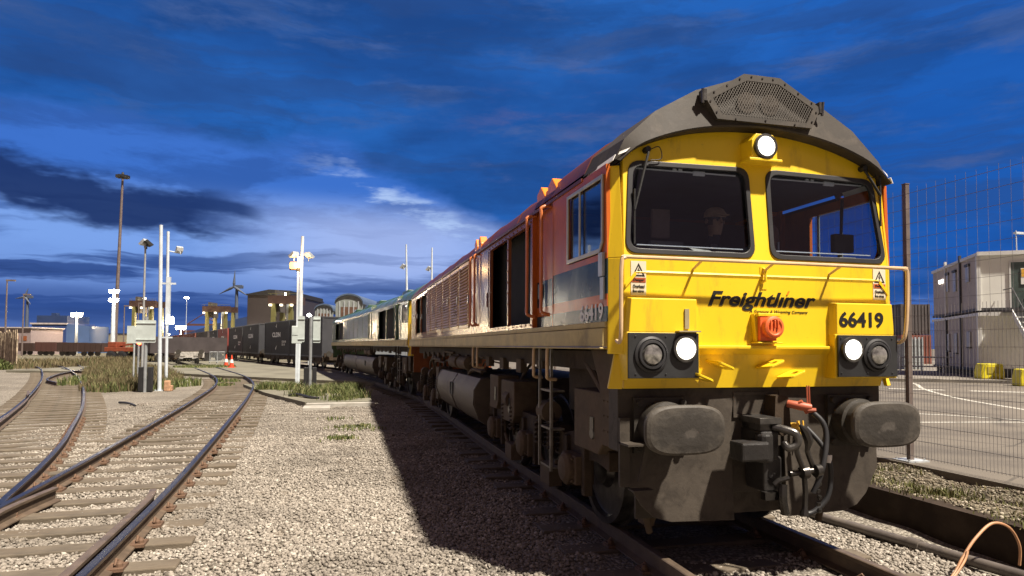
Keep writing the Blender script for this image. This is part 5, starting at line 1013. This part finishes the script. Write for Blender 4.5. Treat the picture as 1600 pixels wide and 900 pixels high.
# gantry cranes
cy_ = mat('crane_yellow', (.15, .14, .045), .55, var=.15); cr_ = mat('crane_orange', (.055, .028, .02), .6)
def gantry(px0, px1, d, zt, label, legs=True):
    x0, y0 = at(px0, d); x1, y1 = at(px1, d); a = math.atan2(y1-y0, x1-x0); L_ = math.hypot(x1-x0, y1-y0); t = thing('gantry_crane', label, 'crane', (x0, y0, -.25), a); H = zt+.25
    for yy in (0, 4):
        q = MB(); q.box(-.5, L_+.5, yy-.35, yy+.35, H-1.3, H); q.build('girder', cr_, t)
        for x in (L_*.1, L_*.9):
            q = MB(); q.prism([(x-.42, 0), (x+.42, 0), (x+.3, H-1.3), (x-.3, H-1.3)], 1, yy-.35, yy+.35); q.build('leg', cy_, t)
    q = MB(); q.box(L_*.05, L_*.28, .5, 3.5, H-2.6, H-1.3); q.box(L_*.1, L_*.22, .3, 3.7, H, H+.9); q.build('trolley', mat('trolley_dark', (.08, .07, .06), .6), t)
    q = MB(); 
    for x in (L_*.1, L_*.9): q.box(x-1.0, x+1.0, -.8, 4.8, 0, .7)
    q.build('sill_beam', cy_, t); q = MB(); q.box(-.5, L_+.5, -.4, -.36, H+.3, H+.35)
    for x in np.arange(0, L_, .9): q.box(x-.02, x+.02, -.4, -.36, H, H+.35)
    q.build('walkway_rail', cy_, t)
    for x in (0, L_*.5, L_*.97): q = MB(); q.box(x-.18, x+.18, -.75, -.4, H-1.7, H-1.4); q.build('lamp', lampsm, t)
    q = MB(); q.tube([(L_*.68, 1.5, .5), (L_*.68, 1.5, H-1.3)], .55, 10); q.build('cable_drum_column', palemast, t)
gantry(320, 356, 150, 10.5, 'yellow-legged gantry crane with a red-brown girder in the middle of the yard')
gantry(424, 458, 105, 9.6, 'yellow gantry crane standing partly behind the dark warehouse and pale mast')
gantry(206, 240, 140, 11.0, 'yellow gantry crane at left, partly hidden by the sign post and twin masts')
t = thing('wharf_crane', 'low far red crane structure left of the middle gantry crane', 'crane', (*at(280, 260), -.25), -.2); q = MB(); q.box(0, 24, 0, .8, 6.6, 7.6); q.box(3, 15, 0, .8, 9.4, 10.2)
for x in (1, 8, 14, 22): q.box(x, x+.7, 0, .8, 0, 7.0)
q.tube([(3, .4, 10), (9, .4, 14), (15, .4, 10)], .2, 6); q.build('frame', mat('far_red', (.10, .04, .035), .7), t)
# wind turbines
def turbine(px, d, zh, bl, a0, label, c):
    x, y = at(px, d); t = thing('wind_turbine', label, 'wind turbine', (x, y, -.25), -.25); m_ = mat('turbine_haze_grey', (.07, .09, .13), .6); s = zh/80  # blue-grey darkened so distance haze is put into the colour
    q = MB(); q.tube([(0, 0, 0), (0, 0, zh)], [3.1*s, 1.8*s], 12); q.build('tower', m_, t, smooth=True)
    q = MB(); q.prism(rrect(-3*s, 8*s, zh-2.*s, zh+2.4*s, 1*s), 1, -2*s, 2*s); q.build('nacelle', m_, t)
    for k in range(3):
        a = a0+k*2.094; q = MB(); q.tube([(-3*s, -2.5*s, zh), (-3*s+bl*.2*math.sin(a), -2.5*s, zh+bl*.2*math.cos(a)), (-3*s+bl*math.sin(a), -2.5*s, zh+bl*math.cos(a))], [1.2*s, 1.9*s, .3*s], 8); q.build('blade', m_, t)
turbine(369, 520, 48, 13, .05, 'haze-grey wind turbine on the horizon left of the dark warehouse', 0)
turbine(42, 620, 46, 9, .35, 'faint wind turbine at the far left behind the blue building', 0)
# curved roof shelters behind the train
def vault(px0, px1, d, zt, depth, label, rot=.0):
    x0, y0 = at(px0, d); x1, y1 = at(px1, d); a = math.atan2(y1-y0, x1-x0)+rot; W_ = math.hypot(x1-x0, y1-y0); t = thing('curved_shelter', label, 'shelter', (x0, y0, .1), a); hs = zt-W_*.32
    arc_ = [(0, 0), (0, hs)]+[(W_/2-W_/2*math.cos(u), hs+W_*.32*math.sin(u)) for u in np.linspace(.15, 2.99, 12)]+[(W_, hs), (W_, 0)]
    q = MB(); q.prism(arc_, 1, 0, .15); q.build('end_wall', mat('pale_shelter_wall', (.24, .26, .24), .6, var=.2, scale=2), t)
    big_ = [(W_/2+(x-W_/2)*1.05, z*1.03) for x, z in arc_[1:-1]]; q = MB(); q.prism(big_+[(x, z-.15) for x, z in big_[::-1]], 1, -.15, depth); q.build('curved_roof', mat('blue_grey_roof', (.10, .14, .21), .5, metal=.3), t)
    q = MB(); q.box(W_*.2, W_*.8, -.03, 0, hs*.55, hs*.95); q.build('door', mat('rusty_shutter', (.13, .07, .045), .6), t)
    for u in np.linspace(.15, .85, 5): q = MB(); q.box(W_*u-.05, W_*u+.05, -.05, 0, 0, hs*1.05); q.build('rib', galv, t)
vault(492, 520, 66, 5.6, 10, 'left of two curved-roof shelters, with pale end wall, behind the train')
vault(524, 566, 62, 6.3, 16, 'right and larger curved-roof shelter with a brown shutter, behind the green locomotive')
t, L_, H_ = block('grey_building', 'long grey-blue roofed building just above the green locomotive roof', 'building', 560, 640, 90, 7.2, 12, corr('grey_cladding', (.20, .22, .24)), z0=.1)
q = MB(); q.prism([(-.5, H_), (L_+.5, H_), (L_+.5, H_+.3), (-.5, H_+.6)], 1, -.5, 12.5); q.build('roof', blued, t)
# rows of brown wagons far left
brn = corr('brown_wagon_side', (.045, .025, .020)); brn2 = corr('red_wagon_side', (.075, .032, .026))
for i, (a, b, d, zt, m_, lb) in enumerate(((30, 54, 104, 1.75, brn, 'leftmost low brown open wagon in the far row below the blue building'), (56, 88, 102, 1.9, brn2, 'reddish low open wagon in the far row below the blue building'), (90, 122, 100, 1.85, brn, 'low brown open wagon under the short lit mast'), (124, 160, 98, 1.8, brn, 'low brown open wagon in the far row left of the tallest mast'))):
    x0, y0 = at(a, d); x1, y1 = at(b, d); t = thing('open_wagon', lb, 'wagon', (x0, y0, 0), math.atan2(y1-y0, x1-x0), 'low open wagons in the far row'); W_ = math.hypot(x1-x0, y1-y0)
    q = MB(); q.box(0, W_, 0, 2.6, .75-.3, zt); 
    for x in np.arange(.2, W_, .8): q.box(x, x+.1, -.05, 0, .5, zt-.05)
    q.build('body', m_, t)
    for x in (.7, 1.7, W_-1.7, W_-.7): q = MB(); q.lathe([(0, .42), (.12, .42)], (x, .3, .25), (0, -1, 0), 14); q.build('wheel', dsteel, t)
t = thing('reach_stacker', 'low orange yard vehicle with dark wheels between the tallest mast and the sign panels', 'yard vehicle', (*at(164, 74), -.2), -.25); q = MB(); q.box(0, 4.6, 0, 2.4, 1.0, 1.5); q.box(.2, 1.2, .3, 2.1, 1.5, 2.1); q.box(3.2, 4.3, .3, 2.1, 1.5, 2.3); q.build('chassis', mat('vehicle_orange', (.22, .05, .02), .6, var=.3), t, bevel=.05)
q = MB(); q.prism([(0, 1.5), (.2, 1.6), (4.9, 2.3), (4.9, 2.05)], 1, .9, 1.5); q.build('boom', MATS['vehicle_orange'], t)
for x in (.8, 2.0, 3.8):
    for y in (-.1, 2.2): q = MB(); q.lathe([(0, .3), (.05, .55), (.4, .55), (.45, .3)], (x, y, .55), (0, 1, 0), 16); q.build('wheel', rubber, t)
q = MB(); q.box(4.5, 4.7, -.1, .05, 1.6, 1.8); q.build('tail_lamp', lampred, t)
t = thing('shunting_wagon', 'dark low wagon with a glowing red lamp behind the twin white masts', 'wagon', (*at(236, 62), -.1), .9); q = MB(); q.box(0, 9, 0, 2.3, .9, 2.5); q.build('body', cont_mats['dark'], t)
for x in (1, 2.6, 6.5, 8): q = MB(); q.lathe([(0, .45), (.14, .45)], (x, .1, .45), (0, -1, 0), 16); q.build('wheel', dsteel, t)
q = MB(); q.box(8.9, 9.06, .3, .5, 1.8, 2.0); q.build('tail_lamp', lampred, t)
for px, d, zt, lb in ((9, 80, 9.6, 'thin dark pole at the far left edge'), (36, 95, 9.0, 'thin dark pole in front of the blue building'), (194, 110, 8.3, 'dark pole with a drooping lamp right of the tallest mast'), (216, 120, 9.4, 'dark pole just left of the left yellow crane')):
    x, y = at(px, d); t = thing('yard_pole', lb, 'pole', (x, y, -.25)); q = MB(); q.tube([(0, 0, 0), (0, 0, zt)], [.12, .08], 8); q.build('pole', MATS['dark_mast'], t); q = MB(); q.box(-.1, .9, -.1, .1, zt-.05, zt+.15); q.build('lamp_head', MATS['dark_mast'], t)
# rough timber fence at left edge
t = thing('timber_fence', 'weathered beige vertical board fence at the left edge beyond the leftmost track', 'fence', (*at(-30, 56), -.25), math.atan2(at(28, 50)[1]-at(-30, 56)[1], at(28, 50)[0]-at(-30, 56)[0])); W_ = math.hypot(at(28, 50)[1]-at(-30, 56)[1], at(28, 50)[0]-at(-30, 56)[0]); q = MB(); x = 0
while x < W_: w = random.uniform(.16, .3); q.box(x, x+w-.03, random.uniform(-.03, .03), .06, 0, 2.85+random.uniform(-.2, .15)); x += w
q.build('boards', mat('fence_beige', (.50, .40, .28), .85, var=.4, scale=3, dirt=(.08, .06, .04), damt=.5), t); q = MB(); q.box(0, W_, .06, .12, .6, .75); q.box(0, W_, .06, .12, 2.0, 2.15); q.build('fence_rails', timber, t)
# barriers and cones
for i, (px, lb) in enumerate(((329, 'left panel of grey crowd barrier beside the container train'), (341, 'right panel of grey crowd barrier beside the container train'))):
    t = thing('crowd_barrier', lb, 'barrier', (*at(px, 60), -.05), .35, 'crowd barriers'); q = MB(); q.tube([(0, 0, .1), (0, 0, 1.05), (.62, 0, 1.05), (.62, 0, .1)], .02, 6); q.tube([(0, 0, .2), (.62, 0, .2)], .015, 6)
    for x in np.arange(.06, .6, .07): q.tube([(x, 0, .2), (x, 0, 1.05)], .008, 4)
    q.build('bars', galv, t); q = MB(); q.box(-.02, .02, -.25, .25, 0, .1); q.box(.6, .64, -.25, .25, 0, .1); q.build('feet', galv, t)
for px, d, lb in ((355, 51, 'left and smaller of two orange and white traffic cones by the containers'), (363.5, 49, 'right and nearer of two orange and white traffic cones by the containers')):
    t = thing('traffic_cone', lb, 'cone', (*at(px, d), -.045), 0, 'traffic cones'); q = MB(); q.box(-.24, .24, -.24, .24, 0, .05); q.build('base', redm, t); q = MB()
    q.lathe([(.05, .17), (.35, .12), (.60, .078), (.95, .03)], (0, 0, 0), (0, 0, 1), 16); q.build('cone_body', redm, t, smooth=True); q = MB(); q.lathe([(.35, .126), (.60, .084)], (0, 0, 0), (0, 0, 1), 16); q.build('reflective_band', white, t, smooth=True)
# small debris
q = MB(); q.tube(bez([(-9.95, 18.5, -.15), (-9.6, 18.1, -.14), (-9.2, 17.4, -.16)], 6), .035, 6); tag(q.build('scrap_strip', rubber), 'dark rubber strip lying on the gravel between the tracks', 'debris')
q = MB(); q.tube(bez([(-5.0, 18.9, -.03), (-4.7, 18.7, .02), (-4.3, 17.9, -.02), (-4.0, 17.6, -.03)], 6), .05, 6); tag(q.build('scrap_strip', rubber), 'dark bent strip lying on the slab in front of the right sign post', 'debris')
q = MB(); q.prism(rpoly([(-.2, 0), (.25, 0), (.2, .18), (.02, .28), (-.15, .2)], .05, 3), 1, 0, .25); tag(q.build('rubble_lump', concr, loc=(-10.0, 27.4, -.2), bevel=.03), 'pale lump of concrete on the gravel right of the twin white masts', 'rubble')
q = MB(); q.box(-.16, .16, 0, .25, 0, .22); q.box(-.12, .1, -.08, .1, 0, .42); tag(q.build('post_footing', mat('orange_stained_block', (.45, .26, .15), .8, var=.4, scale=9), loc=(-10.0, 24.4, -.2), bevel=.03), 'small orange-stained block beside the black cabinet at the left post', 'block')
# ================================================================== right-hand yard: cabins
cabw = corr('cabin_lit_white', (.80, .80, .74), 2.4, .3); cabg = mat('cabin_side_grey', (.40, .35, .32), .7, var=.12, scale=1, dirt=(.12, .1, .09), damt=.3); trimw = mat('cabin_trim', (.62, .62, .60), .5, var=.08); bframe = mat('cabin_base_dark', (.05, .05, .055), .6)  # white front lifted brighter, standing in for light falling on that face
C0 = Vector((25.85, 20.3, 0)); V1 = (Vector((30.5, 27.1, 0))-C0); V2 = (Vector((26.75, 18.75, 0))-C0).normalized()
aS = math.atan2(V1.y, V1.x)
for lv, lb in ((0, 'lower portable cabin, ground floor, with grey side and outside staircase'), (1, 'upper portable cabin stacked on the lower one, with the glazed door on top')):
    z0 = .62+lv*2.86; t = thing('portable_cabin', lb, 'portable cabin', (C0.x, C0.y, z0), aS, 'stacked portable cabins'); L_ = V1.length; Wd = 9.0; hh = 2.62
    q = MB(); q.box(.06, L_-.06, -Wd, -.06, .12, hh); q.build('side_wall', cabg, t); q = MB(); q.box(0.0, .055, -Wd, -.1, .12, hh); q.build('front_wall', cabw, t)
    q = MB(); q.box(-.12, L_, -Wd, .02, hh, hh+.14); q.box(-.16, -.12, -Wd, .04, hh-.02, hh+.16); q.build('roof_trim', trimw, t)
    q = MB(); q.box(-.05, L_, -Wd, .0, 0, .12); q.build('base_frame', bframe, t)
    q = MB(); q.box(-.06, .10, -.12, .04, .0, hh); q.build('corner_post', trimw, t)
    for x in (2.75, 5.4): q = MB(); q.box(x-.05, x+.05, -.05, .03, 0, hh+.05); q.box(x-.1, x+.1, -.06, .04, hh-.02, hh+.35 if lv else hh); q.build('joint_post', bframe if x < 3 or not lv else trimw, t)
    for x, w_, z_, h_ in ((1.3, .55, 1.5, .75), (3.5, .5, 1.2, 1.0), (4.9, .4, 1.3, .9)):
        q = MB(); q.box(x, x+w_, -.062, .0, z_-.35*(1-lv), z_+h_-.35*(1-lv)); wo3 = q.build('window', mat('cabin_window', (.34, .33, .31), .3), t); q = MB(); q.box(x-.05, x+w_+.05, -.06, .04, z_+h_+.02, z_+h_+.14) if lv else q.box(x-.05, x+w_+.05, -.06, .03, z_-.42, z_-.37); q.build('hood', bframe, wo3)
    if lv:
        q = MB(); q.box(-.03, .0, -3.0, -1.30, .12, 2.25); do_ = q.build('door', mat('cabin_door_glass', (.08, .11, .10), .25, var=.2), t)
        q = MB(); q.box(-.05, -.03, -1.32, -1.25, .1, 2.3); q.box(-.05, -.03, -3.05, -1.3, 2.25, 2.32); q.box(-.05, -.03, -2.2, -2.14, .1, 2.25); q.build('door_frame', trimw, do_)
        q = MB(); q.box(-.06, -.04, -1.95, -1.70, 1.2, 1.95); q.build('notice', white, do_); q = MB(); q.box(-.07, -.061, -1.93, -1.72, 1.55, 1.92); q.build('yellow_notice', mat('notice_yellow', (.75, .42, .05), .6), do_)
        for x in (5.75, 6.3): q = MB(); q.lathe([(0, .13), (.08, .11)], (x, .02, 1.95), (0, 1, 0), 12); q.build('lit_wall_lamp', mat('lit_wall_lamp', (1, 1, .9), .4, em=(1, .9, .75), ems=1.2), t)
for x, y in ((27.2, 22.1), (29.8, 26.0), (25.95, 20.15), (26.6, 18.9), (27.4, 17.2)):
    pass
t = thing('cabin_plinths', 'dark timber bearers under the lower portable cabin', 'bearers', (C0.x, C0.y, .33), aS); q = MB(); q.box(0.1, L_-.1, -.6, -.15, 0, .29); q.build('long_bearer', timber, t); q = MB(); q.box(.1, .5, -9, -.7, 0, .29); q.build('front_bearer', bframe, t)
t = thing('outside_staircase', 'steel staircase with pale treads climbing to the upper cabin door', 'staircase', (C0.x, C0.y, .33), aS)
for i in range(11):
    z = .26+i*.25; x_ = -4.6+i*.32; q = MB(); q.box(x_-.14, x_+.14, -2.05, -1.0, z-.02, z+.02); q.box(x_-.17, x_-.14, -2.05, -1.0, z-.06, z+.03); q.build('tread', mat('pale_tread', (.60, .60, .56), .6), t)
    q = MB(); q.box(x_+.12, x_+.135, -2.03, -1.02, z, z+.22); q.build('riser', bframe, t)
for y_ in (-2.07, -.98):
    q = MB(); q.prism([(-4.9, 0), (-4.9, .3), (-1.2, 3.12), (-1.2, 2.86), (-4.6, 0)], 1, y_-.02, y_+.02); q.build('stringer', trimw if y_ > -1.5 else bframe, t)
    q = MB(); q.tube([(-4.7, y_, .2), (-4.7, y_, 1.3), (-1.2, y_, 4.1), (-.1, y_, 4.1)], .025, 6)
    for k in range(7): q.tube([(-4.2+k*.5, y_, .6+k*.4), (-4.2+k*.5, y_, 1.7+k*.4)], .014, 5)
    q.build('handrail', bframe, t)
q = MB(); q.box(-1.2, -.08, -3.2, -.9, 3.04, 3.12); q.build('landing', bframe, t); q = MB(); q.box(-1.24, -1.2, -3.2, -1.7, 2.98, 3.3); q.build('yellow_edge', mat('hazard_yellow', (.75, .60, .03), .5), t)
q = MB(); q.tube([(-1.2, -3.2, 4.1), (-1.2, -2.1, 4.1)], .025, 6)
for y in (-3.2, -2.8, -2.4, -2.1): q.tube([(-1.2, y, 3.1), (-1.2, y, 4.1)], .015, 5)
q.build('landing_rail', bframe, t)
def barrier_block(x, y, a, label, zb=.33):
    t = thing('barrier_block', label, 'barrier', (x, y, zb), a, 'yellow barrier blocks'); m_ = mat('block_yellow', (.72, .62, .02), .5, var=.1, dirt=(.4, .33, .03), damt=.3); q = MB(); q.prism([(-.5, 0), (-.5, .32), (-.42, .68), (.42, .68), (.5, .32), (.5, 0)], 1, -.28, .28); q.build('body', m_, t, bevel=.05)
    q = MB(); q.box(-.25, .25, -.30, -.28, .25, .55); q.box(-.15, -.05, -.31, -.29, .0, .12); q.box(.08, .18, -.31, -.29, .0, .12); q.build('recess', mat('block_recess', (.45, .36, .02), .6), t); return t
barrier_block(*at(1544, 29.3), R(-20), 'yellow plastic barrier block at the corner of the white cabin'); barrier_block(*at(1606, 26), R(-20), 'yellow barrier block at the foot of the stairs, cut by the right edge', .2)
# container stack and small things behind the fence
for px0, px1, d, z0, z1, mt, lb, cat in ((1408, 1452, 58, 2.9, 5.6, 'dark', 'upper dark container of the stack between locomotive and cabins', 'container'), (1408, 1453, 57.5, .2, 2.85, 'rust', 'lower rust-brown container of the stack between locomotive and cabins', 'container')):
    x0, y0 = at(px0, d); x1, y1 = at(px1, d); t = thing('stacked_container', lb, cat, (x0, y0, z0), math.atan2(y1-y0, x1-x0)); W_ = math.hypot(x1-x0, y1-y0); q = MB()
    for x in np.arange(0, W_-.1, .3): q.box(x, x+.17, -.04, 2.4, .1, z1-z0-.05)
    q.box(0, W_, 0, 2.44, 0, z1-z0); q.build('walls', cont_mats[mt], t); q = MB(); q.box(-.05, .1, -.06, 2.5, 0, z1-z0+.02); q.box(W_-.1, W_+.05, -.06, 2.5, 0, z1-z0+.02); q.build('corner_posts', cont_mats[mt], t)
t, L_, H_ = block('equipment_cage', 'pale grey equipment cage standing in front of the container stack', 'cage', 1412, 1440, 42, 2.3, 1.6, mat('cage_grey', (.24, .25, .25), .5, var=.3, scale=3), z0=.2)
for x in np.linspace(0, L_, 6): q = MB(); q.box(x-.04, x+.04, -.08, -.02, 0, H_+.1); q.build('bar', galv, t)
t = thing('guard_rail', 'low grey tubular guard rail between the fence post and the cabins', 'rail', (*at(1405, 36), .2), -.55); q = MB(); q.tube([(0, 0, 1.0), (3.2, 0, 1.0)], .04, 8); q.tube([(0, 0, .5), (3.2, 0, .5)], .04, 8)
for x in (0, 1.05, 2.1, 3.2): q.tube([(x, 0, 0), (x, 0, 1.0)], .04, 8)
q.build('tubes', galv, t)
# ================================================================== grass and weeds
def leafmat(name, a, b, c):
    M = bpy.data.materials.new(name); M.use_nodes = True; n = M.node_tree; bs = n.nodes['Principled BSDF']; g = n.nodes.new('ShaderNodeNewGeometry'); r = X(n, g.outputs['Random Per Island'])
    k = mixc(n, r, a, b); k = mixc(n, r.step(.8, .95), k, c); n.links.new(k.o, bs.inputs['Base Color']); bs.inputs['Roughness'].default_value = .7; bs.inputs['Specular IOR Level'].default_value = .2; return M
dry = leafmat('dry_grass', (.10, .082, .042), (.17, .135, .075), (.07, .085, .03)); grn = leafmat('green_weed', (.06, .08, .025), (.14, .155, .055), (.26, .23, .12))
def blades(name, label, P, h0, h1, w, mt, kind='stuff', cat=None, lean=.45):
    n = len(P); a = rng.uniform(0, 6.28, n); h = rng.uniform(h0, h1, n); l = rng.uniform(.1, lean, n)*h; b = rng.uniform(0, 6.28, n); ww = w*rng.uniform(.6, 1.3, n); V = np.zeros((n, 5, 3))
    ux, uy = np.cos(a)*ww, np.sin(a)*ww; lx, ly = np.cos(b)*l, np.sin(b)*l
    V[:, 0] = P-np.stack([ux, uy, 0*ux], -1); V[:, 1] = P+np.stack([ux, uy, 0*ux], -1)
    V[:, 2] = P+np.stack([ux*.8+lx*.35, uy*.8+ly*.35, h*.6], -1); V[:, 3] = P+np.stack([-ux*.8+lx*.35, -uy*.8+ly*.35, h*.6], -1); V[:, 4] = P+np.stack([lx, ly, h], -1)
    m_ = MB(); m_.v = [tuple(v) for v in V.reshape(-1, 3)]; m_.f = [t for i in range(n) for t in ((5*i, 5*i+1, 5*i+2, 5*i+3), (5*i+3, 5*i+2, 5*i+4))]; m_.mi = [0]*len(m_.f); o = m_.build(name, mt); return tag(o, label, cat, kind=kind)
def patch(cx, cy, rx, ry, n, z=-.2, clump=0):
    r = np.sqrt(rng.random(n)); a = rng.uniform(0, 6.28, n); x = cx+rx*r*np.cos(a); y = cy+ry*r*np.sin(a)
    if clump: c = rng.integers(0, clump, n); gx_ = cx+rx*rng.uniform(-.8, .8, clump); gy_ = cy+ry*rng.uniform(-.8, .8, clump); x = gx_[c]+rng.normal(0, .13, n); y = gy_[c]+rng.normal(0, .13, n)
    return np.stack([x, y, np.full(n, z)], -1)
def poly_pts(P, n, z=-.2):
    P = np.array(P); out = []; lo, hi = P.min(0), P.max(0)
    while len(out) < n:
        q = rng.uniform(lo, hi); ins = False; j = len(P)-1
        for i in range(len(P)):
            if (P[i, 1] > q[1]) != (P[j, 1] > q[1]) and q[0] < (P[j, 0]-P[i, 0])*(q[1]-P[i, 1])/(P[j, 1]-P[i, 1])+P[i, 0]: ins = not ins
            j = i
        if ins: out.append((q[0], q[1], z))
    return np.array(out)
mound = [(-13.2, 25.8), (-11.6, 23.6), (-10.5, 25.2), (-10.2, 28), (-11.6, 34), (-15, 45), (-19, 55), (-23, 58), (-20.5, 47), (-17.0, 36)]
blades('grass', None, np.concatenate([poly_pts(mound, 9000), patch(-12, 25.5, 1.4, 1.6, 1500)]), .18, .55, .018, dry); blades('grass', None, np.concatenate([poly_pts(mound, 1800), patch(-11.4, 25.0, 1.6, 1.2, 1400, clump=24), patch(-10.4, 28, .9, 1.5, 700), patch(-14.8, 32, 1.2, 4, 900)]), .12, .45, .025, grn)
blades('grass', None, np.concatenate([patch(-27, 60, 6, 10, 3500), patch(-33, 55, 5, 8, 2500), patch(-24, 75, 6, 8, 2500)]), .2, .7, .04, dry)
blades('weeds', None, np.concatenate([patch(-3.5, 21.0, 1.0, 1.5, 3600, -.06, 30), patch(-3.3, 17.6, .9, .9, 500, -.06, 14), patch(-5.6, 23.0, .9, 1.3, 2000, -.06, 20), patch(-4.4, 19.4, .6, 1.2, 800, -.06, 16)]), .06, .36, .011, grn, lean=.9)
blades('weeds', None, np.concatenate([patch(-2.95, 10.9, .35, .5, 320, -.19, 7), patch(-3.3, 9.2, .25, .22, 130, -.19, 4), patch(-3.3, 12.6, .2, .2, 50, -.19, 2)]), .04, .10, .015, grn)
blades('weeds', None, np.concatenate([patch(-13.5, 50, 2.2, 2.5, 1200, -.05), patch(-9.0, 31, .7, 1.6, 300, -.19, 8), patch(-8.4, 27.6, .3, .6, 150, -.19, 4)]), .06, .2, .03, grn)
blades('weeds', None, np.concatenate([patch(2.75, .9, .25, 2.2, 1500, .13, 40), patch(2.95, -.1, .45, .9, 1300, .14, 26), patch(3.3, 1.8, .5, 1.5, 500, .14, 14)]), .02, .075, .006, leafmat('wall_top_moss', (.09, .10, .03), (.20, .20, .08), (.28, .24, .12)))
t = thing('bush', 'dark green bush at the left edge in front of the timber fence', 'bush', (*at(-2, 46), -.25)); r_ = patch(0, 0, .9, .9, 1400, 0); r_[:, 2] = rng.uniform(0, .9, 1400)*(1-np.hypot(r_[:, 0], r_[:, 1])/1.1); bo_ = blades('leaves', None, r_, .15, .3, .06, grn, None, lean=1.0); bo_.parent = t
q = MB(); q.tube([(0, 0, 0), (.1, 0, .7)], [.04, .02], 6); q.build('stem', timber, t)
